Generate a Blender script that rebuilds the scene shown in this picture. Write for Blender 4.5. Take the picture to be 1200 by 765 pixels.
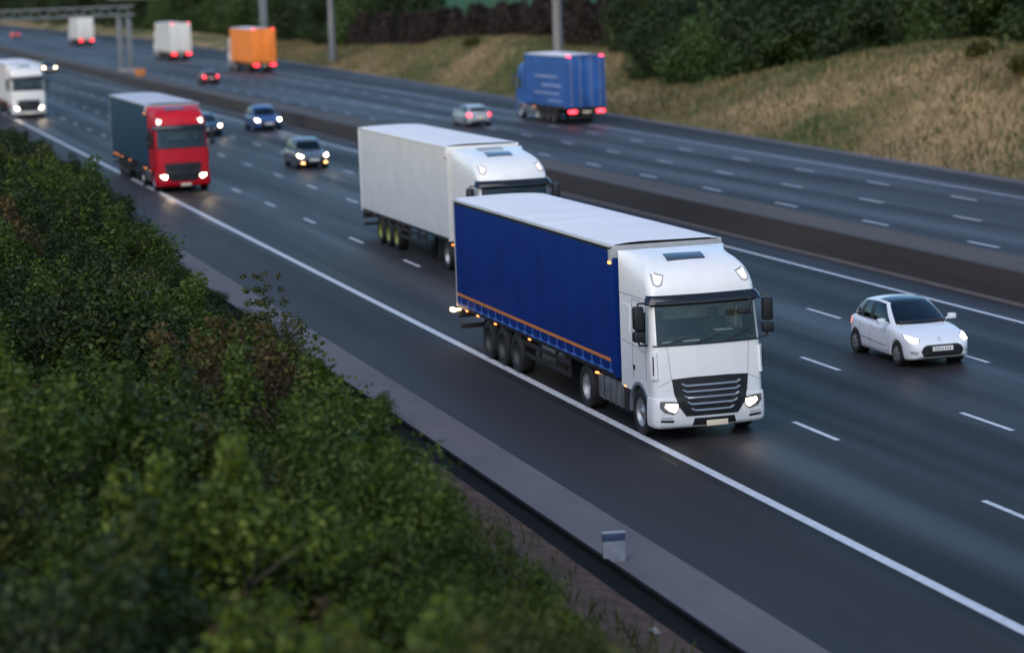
import bpy, bmesh, math, random
import numpy as np
from mathutils import Vector, Matrix
from mathutils.bvhtree import BVHTree
for o in list(bpy.data.objects): bpy.data.objects.remove(o)
S = bpy.context.scene
COL = S.collection
R = math.radians
# ------------------------------------------------------------------ camera
cam_d = bpy.data.cameras.new('camera'); cam = bpy.data.objects.new('camera', cam_d); COL.objects.link(cam)
F_PX = 2886.5; YAW, PIT, ROL, CAM_H = R(74.1147), R(8.0359), R(-2.2021), 9.8186
fw = Vector((-math.sin(YAW)*math.cos(PIT), math.cos(YAW)*math.cos(PIT), -math.sin(PIT)))
rt = Vector((math.cos(YAW), math.sin(YAW), 0)); up = rt.cross(fw)
r2 = math.cos(ROL)*rt + math.sin(ROL)*up; u2 = -math.sin(ROL)*rt + math.cos(ROL)*up
M = Matrix((r2, u2, -fw)).transposed().to_4x4(); M.translation = Vector((0, 0, CAM_H)); cam.matrix_world = M
cam_d.sensor_width = 36; cam_d.lens = F_PX/1200*36; cam_d.clip_end = 6000; cam_d.clip_start = .5
cam_d.dof.use_dof = True; cam_d.dof.focus_distance = 53.5; cam_d.dof.aperture_fstop = cam_d.lens/1000/0.15
S.camera = cam
# ------------------------------------------------------------------ sky and light
W = bpy.data.worlds.new('World'); S.world = W; W.use_nodes = True
nt = W.node_tree; bg = nt.nodes['Background']; sky = nt.nodes.new('ShaderNodeTexSky'); sky.sky_type = 'NISHITA'
SUN_EL, SUN_AZ = 9.0, 135.0         # low soft sun behind the camera's right shoulder
sky.sun_disc = False; sky.sun_elevation = R(SUN_EL); sky.sun_rotation = R(SUN_AZ); sky.air_density = 1.0; sky.dust_density = 1.2; sky.ozone_density = 3.2
nt.links.new(sky.outputs[0], bg.inputs[0]); bg.inputs[1].default_value = 0.15
sl = bpy.data.lights.new('sun', 'SUN'); so = bpy.data.objects.new('sun', sl); COL.objects.link(so)
sl.energy = 0.9; sl.angle = R(60); sl.color = (1.0, .92, .93)
sd = Vector((math.sin(R(SUN_AZ))*math.cos(R(22)), math.cos(R(SUN_AZ))*math.cos(R(22)), math.sin(R(22))))
sd = Vector((0.60, -0.45, 1.0)).normalized()
so.rotation_euler = sd.to_track_quat('Z', 'Y').to_euler()
S.view_settings.view_transform = 'Standard'; S.view_settings.look = 'None'; S.view_settings.gamma = 1; S.view_settings.use_curve_mapping = False
S.view_settings.exposure = 1.12
S.cycles.max_bounces = 5; S.cycles.diffuse_bounces = 2; S.cycles.glossy_bounces = 3; S.cycles.transparent_max_bounces = 8; S.cycles.transmission_bounces = 3
S.cycles.use_denoising = True; S.cycles.caustics_reflective = False; S.cycles.caustics_refractive = False
S.cycles.sample_clamp_indirect = 4
random.seed(4); rng = np.random.default_rng(4)

# ------------------------------------------------------------------ helpers
def tag(o, label=None, cat=None, group=None, kind=None):
    if label: o['label'] = label
    if cat: o['category'] = cat
    if group: o['group'] = group
    if kind: o['kind'] = kind
    return o
def empty(name, loc=(0, 0, 0), rz=0.0, parent=None):
    o = bpy.data.objects.new(name, None); COL.objects.link(o); o.location = loc; o.rotation_euler = (0, 0, rz); o.empty_display_size = .3
    if parent: o.parent = parent
    return o
class MB:
    """collects shapes, builds ONE mesh object"""
    def __init__(s): s.v = []; s.f = []; s.sm = []
    def add(s, vs, fs, smooth=False):
        n = len(s.v); s.v += [tuple(v) for v in vs]; s.f += [tuple(i+n for i in f) for f in fs]; s.sm += [smooth]*len(fs); return s
    def box(s, x0, x1, y0, y1, z0, z1, b=0.0):
        if b <= 0:
            vs = [(x, y, z) for x in (x0, x1) for y in (y0, y1) for z in (z0, z1)]
            return s.add(vs, [(0,1,3,2),(4,6,7,5),(0,4,5,1),(2,3,7,6),(0,2,6,4),(1,5,7,3)])
        bm = bmesh.new(); bmesh.ops.create_cube(bm, size=1)
        for v in bm.verts: v.co = Vector(((x0+x1)/2+v.co.x*(x1-x0), (y0+y1)/2+v.co.y*(y1-y0), (z0+z1)/2+v.co.z*(z1-z0)))
        bmesh.ops.bevel(bm, geom=bm.edges[:], offset=b, segments=2, affect='EDGES', profile=.6)
        bm.verts.index_update(); s.add([v.co for v in bm.verts], [[v.index for v in f.verts] for f in bm.faces]); bm.free(); return s
    def tube(s, pts, rad, n=8, caps=True):
        pts = [Vector(p) for p in pts]; rr = rad if isinstance(rad, (list, tuple)) else [rad]*len(pts); vs = []; fs = []
        for i, p in enumerate(pts):
            d = (pts[min(i+1, len(pts)-1)]-pts[max(i-1, 0)]).normalized()
            a = d.orthogonal().normalized() if i == 0 else (a-d*a.dot(d)).normalized()
            b_ = d.cross(a)
            for k in range(n):
                t = 2*math.pi*k/n; vs.append(p+(a*math.cos(t)+b_*math.sin(t))*rr[i])
        for i in range(len(pts)-1):
            for k in range(n): fs.append((i*n+k, i*n+(k+1) % n, (i+1)*n+(k+1) % n, (i+1)*n+k))
        s.add(vs, fs, True)
        if caps: s.add(vs[:n], [tuple(range(n))[::-1]]); s.add(vs[-n:], [tuple(range(n))])
        return s
    def lathe(s, prof, c, n=28, axis='y'):
        vs = []; fs = []; m = len(prof)
        for k in range(n):
            t = 2*math.pi*k/n
            for (r, h) in prof:
                p = (r*math.cos(t), h, r*math.sin(t)) if axis == 'y' else (r*math.cos(t), r*math.sin(t), h)
                vs.append((c[0]+p[0], c[1]+p[1], c[2]+p[2]))
        for k in range(n):
            for j in range(m-1): fs.append((k*m+j, k*m+j+1, ((k+1) % n)*m+j+1, ((k+1) % n)*m+j))
        return s.add(vs, fs, True)
    def prism(s, poly, axis, a0, a1):
        """poly in the two other axes (xyz order), extruded from a0 to a1"""
        def P(p, a): return {'x': (a, p[0], p[1]), 'y': (p[0], a, p[1]), 'z': (p[0], p[1], a)}[axis]
        n = len(poly)
        return s.add([P(p, a0) for p in poly]+[P(p, a1) for p in poly], [tuple(range(n))[::-1], tuple(range(n, 2*n))]+[(i, (i+1) % n, n+(i+1) % n, n+i) for i in range(n)])
    def build(s, name, mat, parent=None, angle=35):
        me = bpy.data.meshes.new(name); me.from_pydata(s.v, [], s.f); me.materials.append(mat)
        bm = bmesh.new(); bm.from_mesh(me); bmesh.ops.delete(bm, geom=[v for v in bm.verts if not v.link_faces], context='VERTS'); bmesh.ops.remove_doubles(bm, verts=bm.verts, dist=1e-5); bmesh.ops.recalc_face_normals(bm, faces=bm.faces)
        for e in bm.edges: e.smooth = (len(e.link_faces) == 2 and e.calc_face_angle(9) < R(angle))
        for f in bm.faces: f.smooth = True
        bm.to_mesh(me); bm.free()
        o = bpy.data.objects.new(name, me); COL.objects.link(o)
        if parent: o.parent = parent
        return o
def raw(name, v, f, mat, parent=None, smooth=False):
    me = bpy.data.meshes.new(name); me.from_pydata(v, [], f); me.materials.append(mat)
    if smooth: me.polygons.foreach_set('use_smooth', [True]*len(me.polygons))
    o = bpy.data.objects.new(name, me); COL.objects.link(o)
    if parent: o.parent = parent
    return o
def lerp(tab, x):
    return float(np.interp(x, [t[0] for t in tab], [t[1] for t in tab]))
def copy_tree(o, parent=None):
    c = o.copy(); COL.objects.link(c); c.parent = parent
    for ch in [q for q in bpy.data.objects if q.parent == o]: copy_tree(ch, c)
    return c

# ------------------------------------------------------------------ materials
def N(m, t, **kw):
    n = m.node_tree.nodes.new(t)
    for k, v in kw.items(): setattr(n, k, v)
    return n
def mat(name, col, rough=.5, metal=0., spec=.5, var=.0, scale=8., bump=0., bscale=60., coat=0., emit=None, estr=0., stretch=None, col2=None):
    m = bpy.data.materials.new(name); m.use_nodes = True; nt = m.node_tree; b = nt.nodes['Principled BSDF']
    b.inputs['Base Color'].default_value = (*col, 1); b.inputs['Roughness'].default_value = rough; b.inputs['Metallic'].default_value = metal
    b.inputs['Specular IOR Level'].default_value = spec; b.inputs['Coat Weight'].default_value = coat; b.inputs['Coat Roughness'].default_value = .08
    if emit: b.inputs['Emission Color'].default_value = (*emit, 1); b.inputs['Emission Strength'].default_value = estr
    tc = N(m, 'ShaderNodeTexCoord'); mp = N(m, 'ShaderNodeMapping'); nt.links.new(tc.outputs['Object'], mp.inputs[0])
    if stretch: mp.inputs['Scale'].default_value = stretch
    if var or col2:
        nz = N(m, 'ShaderNodeTexNoise'); nz.inputs['Scale'].default_value = scale; nz.inputs['Detail'].default_value = 6; nz.inputs['Roughness'].default_value = .62
        nt.links.new(mp.outputs[0], nz.inputs['Vector'])
        rp = N(m, 'ShaderNodeValToRGB'); rp.color_ramp.elements[0].position = .32; rp.color_ramp.elements[1].position = .68
        c2 = col2 or tuple(min(1, c*(1+var)) for c in col); c1 = col if col2 else tuple(c*(1-var) for c in col)
        rp.color_ramp.elements[0].color = (*c1, 1); rp.color_ramp.elements[1].color = (*c2, 1)
        nt.links.new(nz.outputs['Fac'], rp.inputs[0]); nt.links.new(rp.outputs[0], b.inputs['Base Color'])
        mr = N(m, 'ShaderNodeMapRange'); mr.inputs[3].default_value = max(0.02, rough-.08); mr.inputs[4].default_value = min(1, rough+.08)
        nt.links.new(nz.outputs['Fac'], mr.inputs[0]); nt.links.new(mr.outputs[0], b.inputs['Roughness'])
    if bump:
        n2 = N(m, 'ShaderNodeTexNoise'); n2.inputs['Scale'].default_value = bscale; n2.inputs['Detail'].default_value = 4
        nt.links.new(tc.outputs['Object'], n2.inputs['Vector']); bp = N(m, 'ShaderNodeBump'); bp.inputs['Strength'].default_value = bump; bp.inputs['Distance'].default_value = .02
        nt.links.new(n2.outputs['Fac'], bp.inputs['Height']); nt.links.new(bp.outputs[0], b.inputs['Normal'])
    return m
def ramp(m, fac, stops):
    rp = N(m, 'ShaderNodeValToRGB'); e = rp.color_ramp.elements
    while len(e) < len(stops): e.new(.5)
    for el, (p, c) in zip(e, stops): el.position = p; el.color = (*c, 1)
    m.node_tree.links.new(fac, rp.inputs[0]); return rp.outputs[0]
def road_mat(name, a, b, bands, rough):
    """asphalt: fine aggregate, long worn bands along the lanes, blotches"""
    m = bpy.data.materials.new(name); m.use_nodes = True; nt = m.node_tree; bs = nt.nodes['Principled BSDF']; L = nt.links.new
    tc = N(m, 'ShaderNodeTexCoord')
    def noise(sc, stretch, det=5):
        mp = N(m, 'ShaderNodeMapping'); mp.inputs['Scale'].default_value = stretch; L(tc.outputs['Object'], mp.inputs[0])
        n = N(m, 'ShaderNodeTexNoise'); n.inputs['Scale'].default_value = sc; n.inputs['Detail'].default_value = det; L(mp.outputs[0], n.inputs['Vector']); return n.outputs['Fac']
    big = noise(1.0, (.012, bands, 1), 4); med = noise(.35, (.25, 1, 1), 6); fine = noise(55, (1, 1, 1), 3)
    ad = N(m, 'ShaderNodeMath', operation='MULTIPLY_ADD'); L(big, ad.inputs[0]); ad.inputs[1].default_value = .62
    a2 = N(m, 'ShaderNodeMath', operation='MULTIPLY_ADD'); L(med, a2.inputs[0]); a2.inputs[1].default_value = .22; 
    a3 = N(m, 'ShaderNodeMath', operation='MULTIPLY'); L(fine, a3.inputs[0]); a3.inputs[1].default_value = .16
    L(a3.outputs[0], a2.inputs[2]); L(a2.outputs[0], ad.inputs[2])
    L(ramp(m, ad.outputs[0], [(.40, a), (.60, b)]), bs.inputs['Base Color'])
    mr = N(m, 'ShaderNodeMapRange'); mr.inputs[1].default_value = .35; mr.inputs[2].default_value = .65; mr.inputs[3].default_value = rough+.1; mr.inputs[4].default_value = rough-.1
    L(big, mr.inputs[0]); L(mr.outputs[0], bs.inputs['Roughness']); bs.inputs['Specular IOR Level'].default_value = .22
    bp = N(m, 'ShaderNodeBump'); bp.inputs['Strength'].default_value = .35; bp.inputs['Distance'].default_value = .01; L(fine, bp.inputs['Height']); L(bp.outputs[0], bs.inputs['Normal'])
    return m
def leaf_mat(name, cols, rough=.55, trans=.3, clump=.5):
    m = bpy.data.materials.new(name); m.use_nodes = True; nt = m.node_tree; L = nt.links.new; b = nt.nodes['Principled BSDF']
    gi = N(m, 'ShaderNodeNewGeometry'); tc = N(m, 'ShaderNodeTexCoord'); nz = N(m, 'ShaderNodeTexNoise'); nz.inputs['Scale'].default_value = clump; nz.inputs['Detail'].default_value = 2
    L(tc.outputs['Object'], nz.inputs['Vector'])
    mx = N(m, 'ShaderNodeMath', operation='MULTIPLY_ADD'); L(gi.outputs['Random Per Island'], mx.inputs[0]); mx.inputs[1].default_value = .55
    m2 = N(m, 'ShaderNodeMath', operation='MULTIPLY_ADD'); L(nz.outputs['Fac'], m2.inputs[0]); m2.inputs[1].default_value = 1.1; m2.inputs[2].default_value = -.33; L(m2.outputs[0], mx.inputs[2])
    c = ramp(m, mx.outputs[0], [(i/(len(cols)-1), k) for i, k in enumerate(cols)])
    L(c, b.inputs['Base Color']); b.inputs['Roughness'].default_value = rough; b.inputs['Specular IOR Level'].default_value = .35
    tr = N(m, 'ShaderNodeBsdfTranslucent'); L(c, tr.inputs[0]); ms = N(m, 'ShaderNodeMixShader'); ms.inputs[0].default_value = trans
    L(b.outputs[0], ms.inputs[1]); L(tr.outputs[0], ms.inputs[2]); L(ms.outputs[0], nt.nodes['Material Output'].inputs[0])
    return m
def glass_mat(name, tint, rough=.03, base=.12):
    m = bpy.data.materials.new(name); m.use_nodes = True; nt = m.node_tree; L = nt.links.new; nt.nodes.remove(nt.nodes['Principled BSDF'])
    t = N(m, 'ShaderNodeBsdfTransparent'); t.inputs[0].default_value = (*tint, 1); g = N(m, 'ShaderNodeBsdfGlossy'); g.inputs['Roughness'].default_value = rough
    fr = N(m, 'ShaderNodeFresnel'); fr.inputs[0].default_value = 1.5; ad = N(m, 'ShaderNodeMath', operation='ADD'); ad.inputs[1].default_value = base; ad.use_clamp = True
    L(fr.outputs[0], ad.inputs[0]); ms = N(m, 'ShaderNodeMixShader'); L(ad.outputs[0], ms.inputs[0]); L(t.outputs[0], ms.inputs[1]); L(g.outputs[0], ms.inputs[2])
    L(ms.outputs[0], nt.nodes['Material Output'].inputs[0]); return m
def paint(name, col, rough=.32, dirt=.10):
    return mat(name, col, rough, spec=.5, coat=.35, col2=tuple(c*(1-dirt) for c in col), scale=1.3)
WHITE = paint('white_paint', (.80, .80, .80), dirt=.06); WHITE_DULL = paint('white_dull_panel', (.70, .71, .70), .5, .1)
RED = mat('red_paint', (.50, .004, .016), .45, spec=.3, var=.12, scale=1.3); NAVY = mat('blue_curtain', (.002, .022, .155), .5, spec=.18, var=.14, scale=.8, bump=.25, bscale=1.6)
TEAL = mat('teal_curtain', (.010, .045, .085), .5, var=.2, scale=.7, bump=.2, bscale=1.4)
ROOFW = mat('translucent_roof', (.80, .78, .79), .6, spec=.2, col2=(.71, .69, .705), scale=.9, stretch=(2.2, .35, 1))
ORANGE = mat('orange_box', (.85, .22, .012), .5, var=.15, scale=.8); LBLUE = mat('blue_box', (.018, .085, .30), .45, var=.3, scale=.9)
LPRINT = mat('pale_blue_print', (.22, .30, .52), .5, var=.3, scale=2)
BLACK = mat('black_plastic', (.012, .012, .014), .45, var=.3, scale=6); CHASSIS = mat('chassis_black', (.016, .015, .015), .6, var=.4, scale=5)
RUBBER = mat('tyre_rubber', (.012, .012, .012), .8, var=.4, scale=9); STEEL = mat('alloy', (.42, .43, .45), .42, metal=.7, var=.25, scale=6)
TANK = mat('tank_grey', (.26, .27, .28), .42, metal=.6, var=.3, scale=4); CHROME = mat('chrome', (.42, .43, .46), .38, metal=.8)
GREY = mat('grey_panel', (.32, .34, .37), .5, var=.12, scale=3); VISOR = mat('smoked_visor', (.012, .013, .016), .15, coat=.5)
STRIPE = mat('orange_tape', (.55, .19, .05), .55, var=.1); PLATE = mat('number_plate', (.80, .68, .50), .5); PLATEW = mat('white_number_plate', (.72, .72, .70), .5)
INSIDE = mat('cab_trim_reflection_pale', (.40, .43, .39), .8, var=.2, scale=3); DASH = mat('dashboard', (.018, .018, .018), .7, var=.3); SEAT = mat('seat_fabric', (.05, .05, .055), .9, var=.3, scale=12)
SILVER = paint('silver_paint', (.35, .38, .42), .3); DARKBLUE = paint('dark_blue_paint', (.012, .028, .075), .25); MIDBLUE = paint('blue_paint', (.02, .06, .20), .28); CHARCOAL = paint('charcoal_paint', (.035, .04, .045), .25)
REDDARK = paint('maroon_paint', (.08, .01, .012), .3)
GLASS = glass_mat('clear_glass', (.74, .82, .80), base=.03); TINT = glass_mat('tinted_glass', (.22, .27, .30), base=.05); SIDEG = glass_mat('side_glass', (.55, .66, .64), base=.06)
def lampm(n, c, e, base=(.8, .8, .8)): return mat(n, base, .2, emit=c, estr=e)
ROOFW_LIT = lampm('visor_lamp_lit', (1, .82, .62), 2.2)
HEAD = lampm('headlamp_lit', (1.0, .80, .50), 14); HEADW = lampm('headlamp_lit_cool', (1.0, .88, .66), 9); HEADH = lampm('headlamp_lit_bright', (1, .88, .70), 6)
FOG = lampm('orange_fog_lamp', (1.0, .45, .12), 6); REDL = lampm('tail_lamp_lit', (1.0, .03, .05), 5, (.5, .02, .02)); REDS = lampm('small_red_lamp', (1.0, .05, .10), 5, (.5, .02, .02))
AMBOFF = mat('amber_lens', (.30, .10, .02), .3)
AMB = lampm('amber_marker', (1.0, .30, .08), 1.6, (.7, .3, .05)); ROOFL = lampm('roof_lamp', (1.0, .74, .60), .42, (.5, .5, .5)); TAILOFF = mat('red_lens', (.35, .01, .012), .2, emit=(1, .15, .1), estr=.8)
MIRRORG = mat('mirror_glass', (.3, .32, .34), .08, metal=.9)
LENS = mat('lamp_bowl', (.22, .21, .20), .25, metal=.5)

# ------------------------------------------------------------------ the setting
def far_shift(X): return .028*max(0, min(-92-X, 420))
def verge_edge(X): return 51.5+.048*max(0, min(-92-X, 420))
HT = [(-900, 1.0), (-400, .9), (-340, 1.0), (-290, 2.2), (-255, 3.5), (-222, 4.2), (-205, 3.2), (-190, 1.6), (-172, 1.5), (-158, 2.6), (-142, 4.4), (-132, 4.9), (-118, 4.8), (-95, 4.8), (0, 4.5)]
def ss(t): t = max(0, min(1, t)); return t*t*(3-2*t)
def wob(x, y): return .5*math.sin(x*.21+1.3*math.sin(y*.33))+.5*math.sin(y*.47+x*.13+2)
def ground_z(X, Y):
    z = -.06
    if Y < 11.9: z += 2.1*(1-math.exp(-(11.9-Y)*.27)); z += .10*wob(X*2, Y*2)*min(1, (11.9-Y)/1.5)
    ve = verge_edge(X)+.5
    if Y > ve:
        h = lerp(HT, X); d = Y-ve
        z += h*ss(d/8.5)*(1-.9*ss((d-16)/40)) + .28*wob(X*.9, Y*.9)*min(1, d/4)*ss((90-d)/40)
    return z
def grid_mesh(name, xs, ys, fz, m, smooth=True):
    v = [(x, y, fz(x, y)) for x in xs for y in ys]; n = len(ys)
    f = [(i*n+j, (i+1)*n+j, (i+1)*n+j+1, i*n+j+1) for i in range(len(xs)-1) for j in range(n-1)]
    return raw(name, v, f, m, smooth=smooth)
# ground material: dry grass, green grass, bare earth near the kerb
GM = bpy.data.materials.new('grass_and_soil'); GM.use_nodes = True
def ground_material(m):
    nt = m.node_tree; L = nt.links.new; b = nt.nodes['Principled BSDF']; tc = N(m, 'ShaderNodeTexCoord')
    def noise(sc, det=6, st=(1, 1, 1)):
        mp = N(m, 'ShaderNodeMapping'); mp.inputs['Scale'].default_value = st; L(tc.outputs['Object'], mp.inputs[0])
        n = N(m, 'ShaderNodeTexNoise'); n.inputs['Scale'].default_value = sc; n.inputs['Detail'].default_value = det; n.inputs['Roughness'].default_value = .65; L(mp.outputs[0], n.inputs['Vector']); return n.outputs['Fac']
    dry = ramp(m, noise(.11, 7, (.45, 1, 1)), [(.30, (.030, .055, .012)), (.42, (.075, .095, .028)), (.50, (.20, .155, .075)), (.58, (.34, .235, .125)), (.68, (.17, .115, .065))])
    soil = ramp(m, noise(2.2), [(.3, (.045, .030, .024)), (.7, (.13, .088, .070))])
    field = ramp(m, noise(.02), [(.3, (.022, .075, .030)), (.7, (.045, .11, .04))])
    sep = N(m, 'ShaderNodeSeparateXYZ'); L(tc.outputs['Object'], sep.inputs[0])
    def step(a, b_, out):
        mr = N(m, 'ShaderNodeMapRange'); mr.inputs[1].default_value = a; mr.inputs[2].default_value = b_; L(out, mr.inputs[0]); return mr.outputs[0]
    mx = N(m, 'ShaderNodeMix', data_type='RGBA'); L(step(30, 32, sep.outputs['Y']), mx.inputs[0]); L(soil, mx.inputs[6]); L(dry, mx.inputs[7])
    m2 = N(m, 'ShaderNodeMix', data_type='RGBA'); L(step(88, 110, sep.outputs['Y']), m2.inputs[0]); L(mx.outputs[2], m2.inputs[6]); L(field, m2.inputs[7])
    L(m2.outputs[2], b.inputs['Base Color']); b.inputs['Roughness'].default_value = .95; b.inputs['Specular IOR Level'].default_value = .1
    bp = N(m, 'ShaderNodeBump'); bp.inputs['Strength'].default_value = .8; bp.inputs['Distance'].default_value = .15; L(noise(3.0), bp.inputs['Height']); L(bp.outputs[0], b.inputs['Normal'])
ground_material(GM)
xs = list(np.arange(-20, -200, -1.5))+list(np.arange(-200, -420, -4))+list(np.arange(-420, -900, -20))+list(np.arange(-900, -5000, -200))
xs = [60, 30, 10, 0, -10]+xs
ys = [-900, -300, -100, -40, -20, -10]+list(np.arange(-6, 12.2, .7))+[12.3, 20, 35, 50]+list(np.arange(51, 90, 1.0))+[95, 100, 110, 125, 140, 170, 220, 300, 500, 900, 2000]
tag(grid_mesh('ground', xs, ys, ground_z, GM), kind='structure')
ROAD = road_mat('asphalt_lanes', (.010, .009, .0100), (.036, .032, .035), .5, .60)
SHOULDER = road_mat('asphalt_shoulder', (.022, .0205, .022), (.036, .0335, .036), .20, .7)
FROAD = road_mat('asphalt_far', (.024, .0225, .026), (.058, .055, .061), .55, .60)
CONC = mat('pale_concrete_strip', (.085, .078, .085), .8, col2=(.12, .108, .115), scale=1.2, bump=.3, bscale=40, stretch=(.3, 1, 1))
DRAIN = mat('dark_drain_channel', (.007, .007, .008), .95, spec=.1, var=.4, scale=4); WHITEL = mat('road_paint', (.42, .43, .46), .55, col2=(.62, .64, .68), scale=5, bump=.2)
FARL = mat('road_paint_worn', (.20, .22, .26), .6, col2=(.34, .36, .42), scale=3)
BARR = mat('weathered_median', (.028, .022, .020), .85, col2=(.050, .040, .037), scale=.6, stretch=(.15, 1, 2), bump=.4, bscale=8)
BTOP = mat('median_fill', (.055, .046, .043), .9, col2=(.085, .072, .066), scale=.8, stretch=(.12, 1, 1), bump=.5, bscale=10)
def ribbon(name, xlist, y0, y1, z, m, f0=None, f1=None):
    v = []; f = []
    for i, x in enumerate(xlist):
        v += [(x, y0+(f0(x) if f0 else 0), z), (x, y1+(f1(x) if f1 else 0), z)]
        if i: f.append((2*i-2, 2*i, 2*i+1, 2*i-1))
    return tag(raw(name, v, f, m), kind='structure')
LX = [60, 0, -92, -150, -200, -300, -512, -800, -1600]
ribbon('road', LX, 16.4, 33.1, 0, ROAD); ribbon('hard_shoulder', LX, 13.68, 16.4, 0, SHOULDER)
ribbon('far_road', LX, 33.3, 49.2, 0, FROAD, None, far_shift)
ribbon('far_hard_shoulder', LX, 49.2, 0, .0, SHOULDER, far_shift, lambda x: verge_edge(x)-.35)
ribbon('far_gutter', LX, -.35, 0.45, .003, CONC, verge_edge, verge_edge)
kb = MB()
kb.box(-900, 60, 12.5, 13.68, -.05, .03); tag(kb.build('concrete_strip_pavement', CONC), kind='structure')
kb = MB(); kb.box(-900, 60, 12.42, 12.497, -.05, .10); kb.box(-900, 60, 11.98, 12.417, -.2, .012); tag(kb.build('drainage_kerb', DRAIN), kind='structure')
kb = MB(); kb.box(-1600, 60, 33.0, 33.18, -.05, .05, .02); tag(kb.build('median_kerb', mat('median_kerb', (.10, .09, .085), .85, var=.2, scale=1)), kind='structure')
# the central reservation: a wide low concrete barrier, filled between its two faces
def med(name, z0, z1, a, b, m, top=False):
    v = []; f = []
    for i, x in enumerate(LX):
        g = .006*max(0, min(-92-x, 420)); v += [(x, a+g, z0), (x, a+g+.05, z1), (x, b+g-.05, z1), (x, b+g, z0)]
        if i: f += [(4*i-4+k, 4*i+k, 4*i+k+1, 4*i-3+k) for k in range(3)]
    return raw(name, v, f, m)
cb = med('central_barrier', -.02, .84, 33.45, 35.5, BARR); tag(cb, 'long low brown grey concrete barrier between the two carriageways', 'barrier')
v = []; f = []
for i, x in enumerate(LX):
    g = .006*max(0, min(-92-x, 420)); v += [(x, 33.66+g, .846), (x, 35.32+g, .846)]
    if i: f.append((2*i-2, 2*i, 2*i+1, 2*i-1))
raw('gravel_fill', v, f, BTOP, cb)
pr_ = random.Random(3)
sj = MB()
for y in (16.42, 18.6, 22.15, 25.9, 29.5):
    x = 50.0
    while x > -400:
        L_ = pr_.uniform(12, 60)
        if pr_.random() < .6: sj.add([(x, y-.012, .0025), (x-L_, y-.012+pr_.uniform(-.03, .03), .0025), (x-L_, y+.014, .0025), (x, y+.014, .0025)], [(0, 1, 2, 3)])
        x -= L_+pr_.uniform(3, 20)
tag(sj.build('road_seams', mat('bitumen_seam', (.008, .008, .009), .5)), kind='structure')
# painted lines
mk = MB()
def dash(mb, x, y, L, w, z=.005): mb.add([(x, y-w/2, z), (x+L, y-w/2, z), (x+L, y+w/2, z), (x, y+w/2, z)], [(0, 1, 2, 3)])
for y, x0 in ((20.338, -49.08), (24.01, -57.38), (27.67, -65.65)):
    for n in range(-60, 8): dash(mk, x0+9*n-.2, y, 2.4, .13)
tag(mk.build('lane_markings', WHITEL), kind='structure')
ml = MB(); n = 60
for y, w in ((16.78, .22), (31.58, .16)):
    ml.add([(60, y-w/2, .004), (-1600, y-w/2, .004), (-1600, y+w/2, .004), (60, y+w/2, .004)], [(0, 1, 2, 3)])
tag(ml.build('edge_lines', WHITEL), kind='structure')
mf = MB()
for y, x0 in ((39.31, -96.66), (42.85, -104.97), (46.4, -112.51)):
    for n in range(-50, 12):
        x = x0+9*n; dash(mf, x-.2, y+far_shift(x)*((y-33)/16), 2.4, .14)
tag(mf.build('far_lane_markings', WHITEL), kind='structure')
ribbon('far_edge_line', LX, 48.3, 48.54, .005, FARL, far_shift, far_shift)
ribbon('far_inner_edge_line', LX, 35.95, 36.1, .005, FARL, lambda x: .3*far_shift(x), lambda x: .3*far_shift(x))

# ------------------------------------------------------------------ surface patches laid on a body by ray
def bvh_of(*objs):
    vs = []; fs = []
    for o in objs:
        n = len(vs); vs += [v.co.copy() for v in o.data.vertices]; fs += [[i+n for i in p.vertices] for p in o.data.polygons]
    return BVHTree.FromPolygons(vs, fs)
def shape_pts(poly, rings=4, sub=3):
    P = []
    for i in range(len(poly)):
        a = poly[i]; b = poly[(i+1) % len(poly)]
        for k in range(sub): P.append((a[0]+(b[0]-a[0])*k/sub, a[1]+(b[1]-a[1])*k/sub))
    c = (sum(p[0] for p in P)/len(P), sum(p[1] for p in P)/len(P)); return P, c
def patch(bvh, poly, axis, off, m, name, parent, rings=4, depth=.03, sub=3, ret=False):
    """raised panel following the body: poly in (y,z) for axis '+x'/'-x', (x,z) for '+y'/'-y', (x,y) for '+z'"""
    D = {'+x': Vector((-1, 0, 0)), '-x': Vector((1, 0, 0)), '+y': Vector((0, -1, 0)), '-y': Vector((0, 1, 0)), '+z': Vector((0, 0, -1))}[axis]
    def hit(p):
        o = {'x': Vector((0, p[0], p[1])), 'y': Vector((p[0], 0, p[1])), 'z': Vector((p[0], p[1], 0))}[axis[1]]-D*30
        h = bvh.ray_cast(o, D)
        return h[0] if h[0] is not None else None
    P, c = shape_pts(poly, rings, sub); n = len(P); V = []; ok = []
    last = hit(c) or Vector((0, 0, 0))
    base = last
    V.append(last)
    for r_ in range(1, rings+1):
        for p in P:
            q = (c[0]+(p[0]-c[0])*r_/rings, c[1]+(p[1]-c[1])*r_/rings); h = hit(q)
            if h is None or (h-base).dot(D) > .6:
                o = V[-n] if len(V) > n else base
                h = {'x': Vector((o.x, q[0], q[1])), 'y': Vector((q[0], o.y, q[1])), 'z': Vector((q[0], q[1], o.z))}[axis[1]]
            V.append(h)
    V = [v-D*off for v in V]
    F = [(0, 1+i, 1+(i+1) % n) for i in range(n)]
    for r_ in range(rings-1):
        a = 1+r_*n; b = a+n
        F += [(a+i, b+i, b+(i+1) % n, a+(i+1) % n) for i in range(n)]
    a = 1+(rings-1)*n; b = len(V); V += [v+D*depth for v in V[a:a+n]]
    F += [(a+i, b+i, b+(i+1) % n, a+(i+1) % n) for i in range(n)]
    mb = MB(); mb.add(V, F, True)
    if ret: return mb
    return mb.build(name, m, parent)
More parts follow.
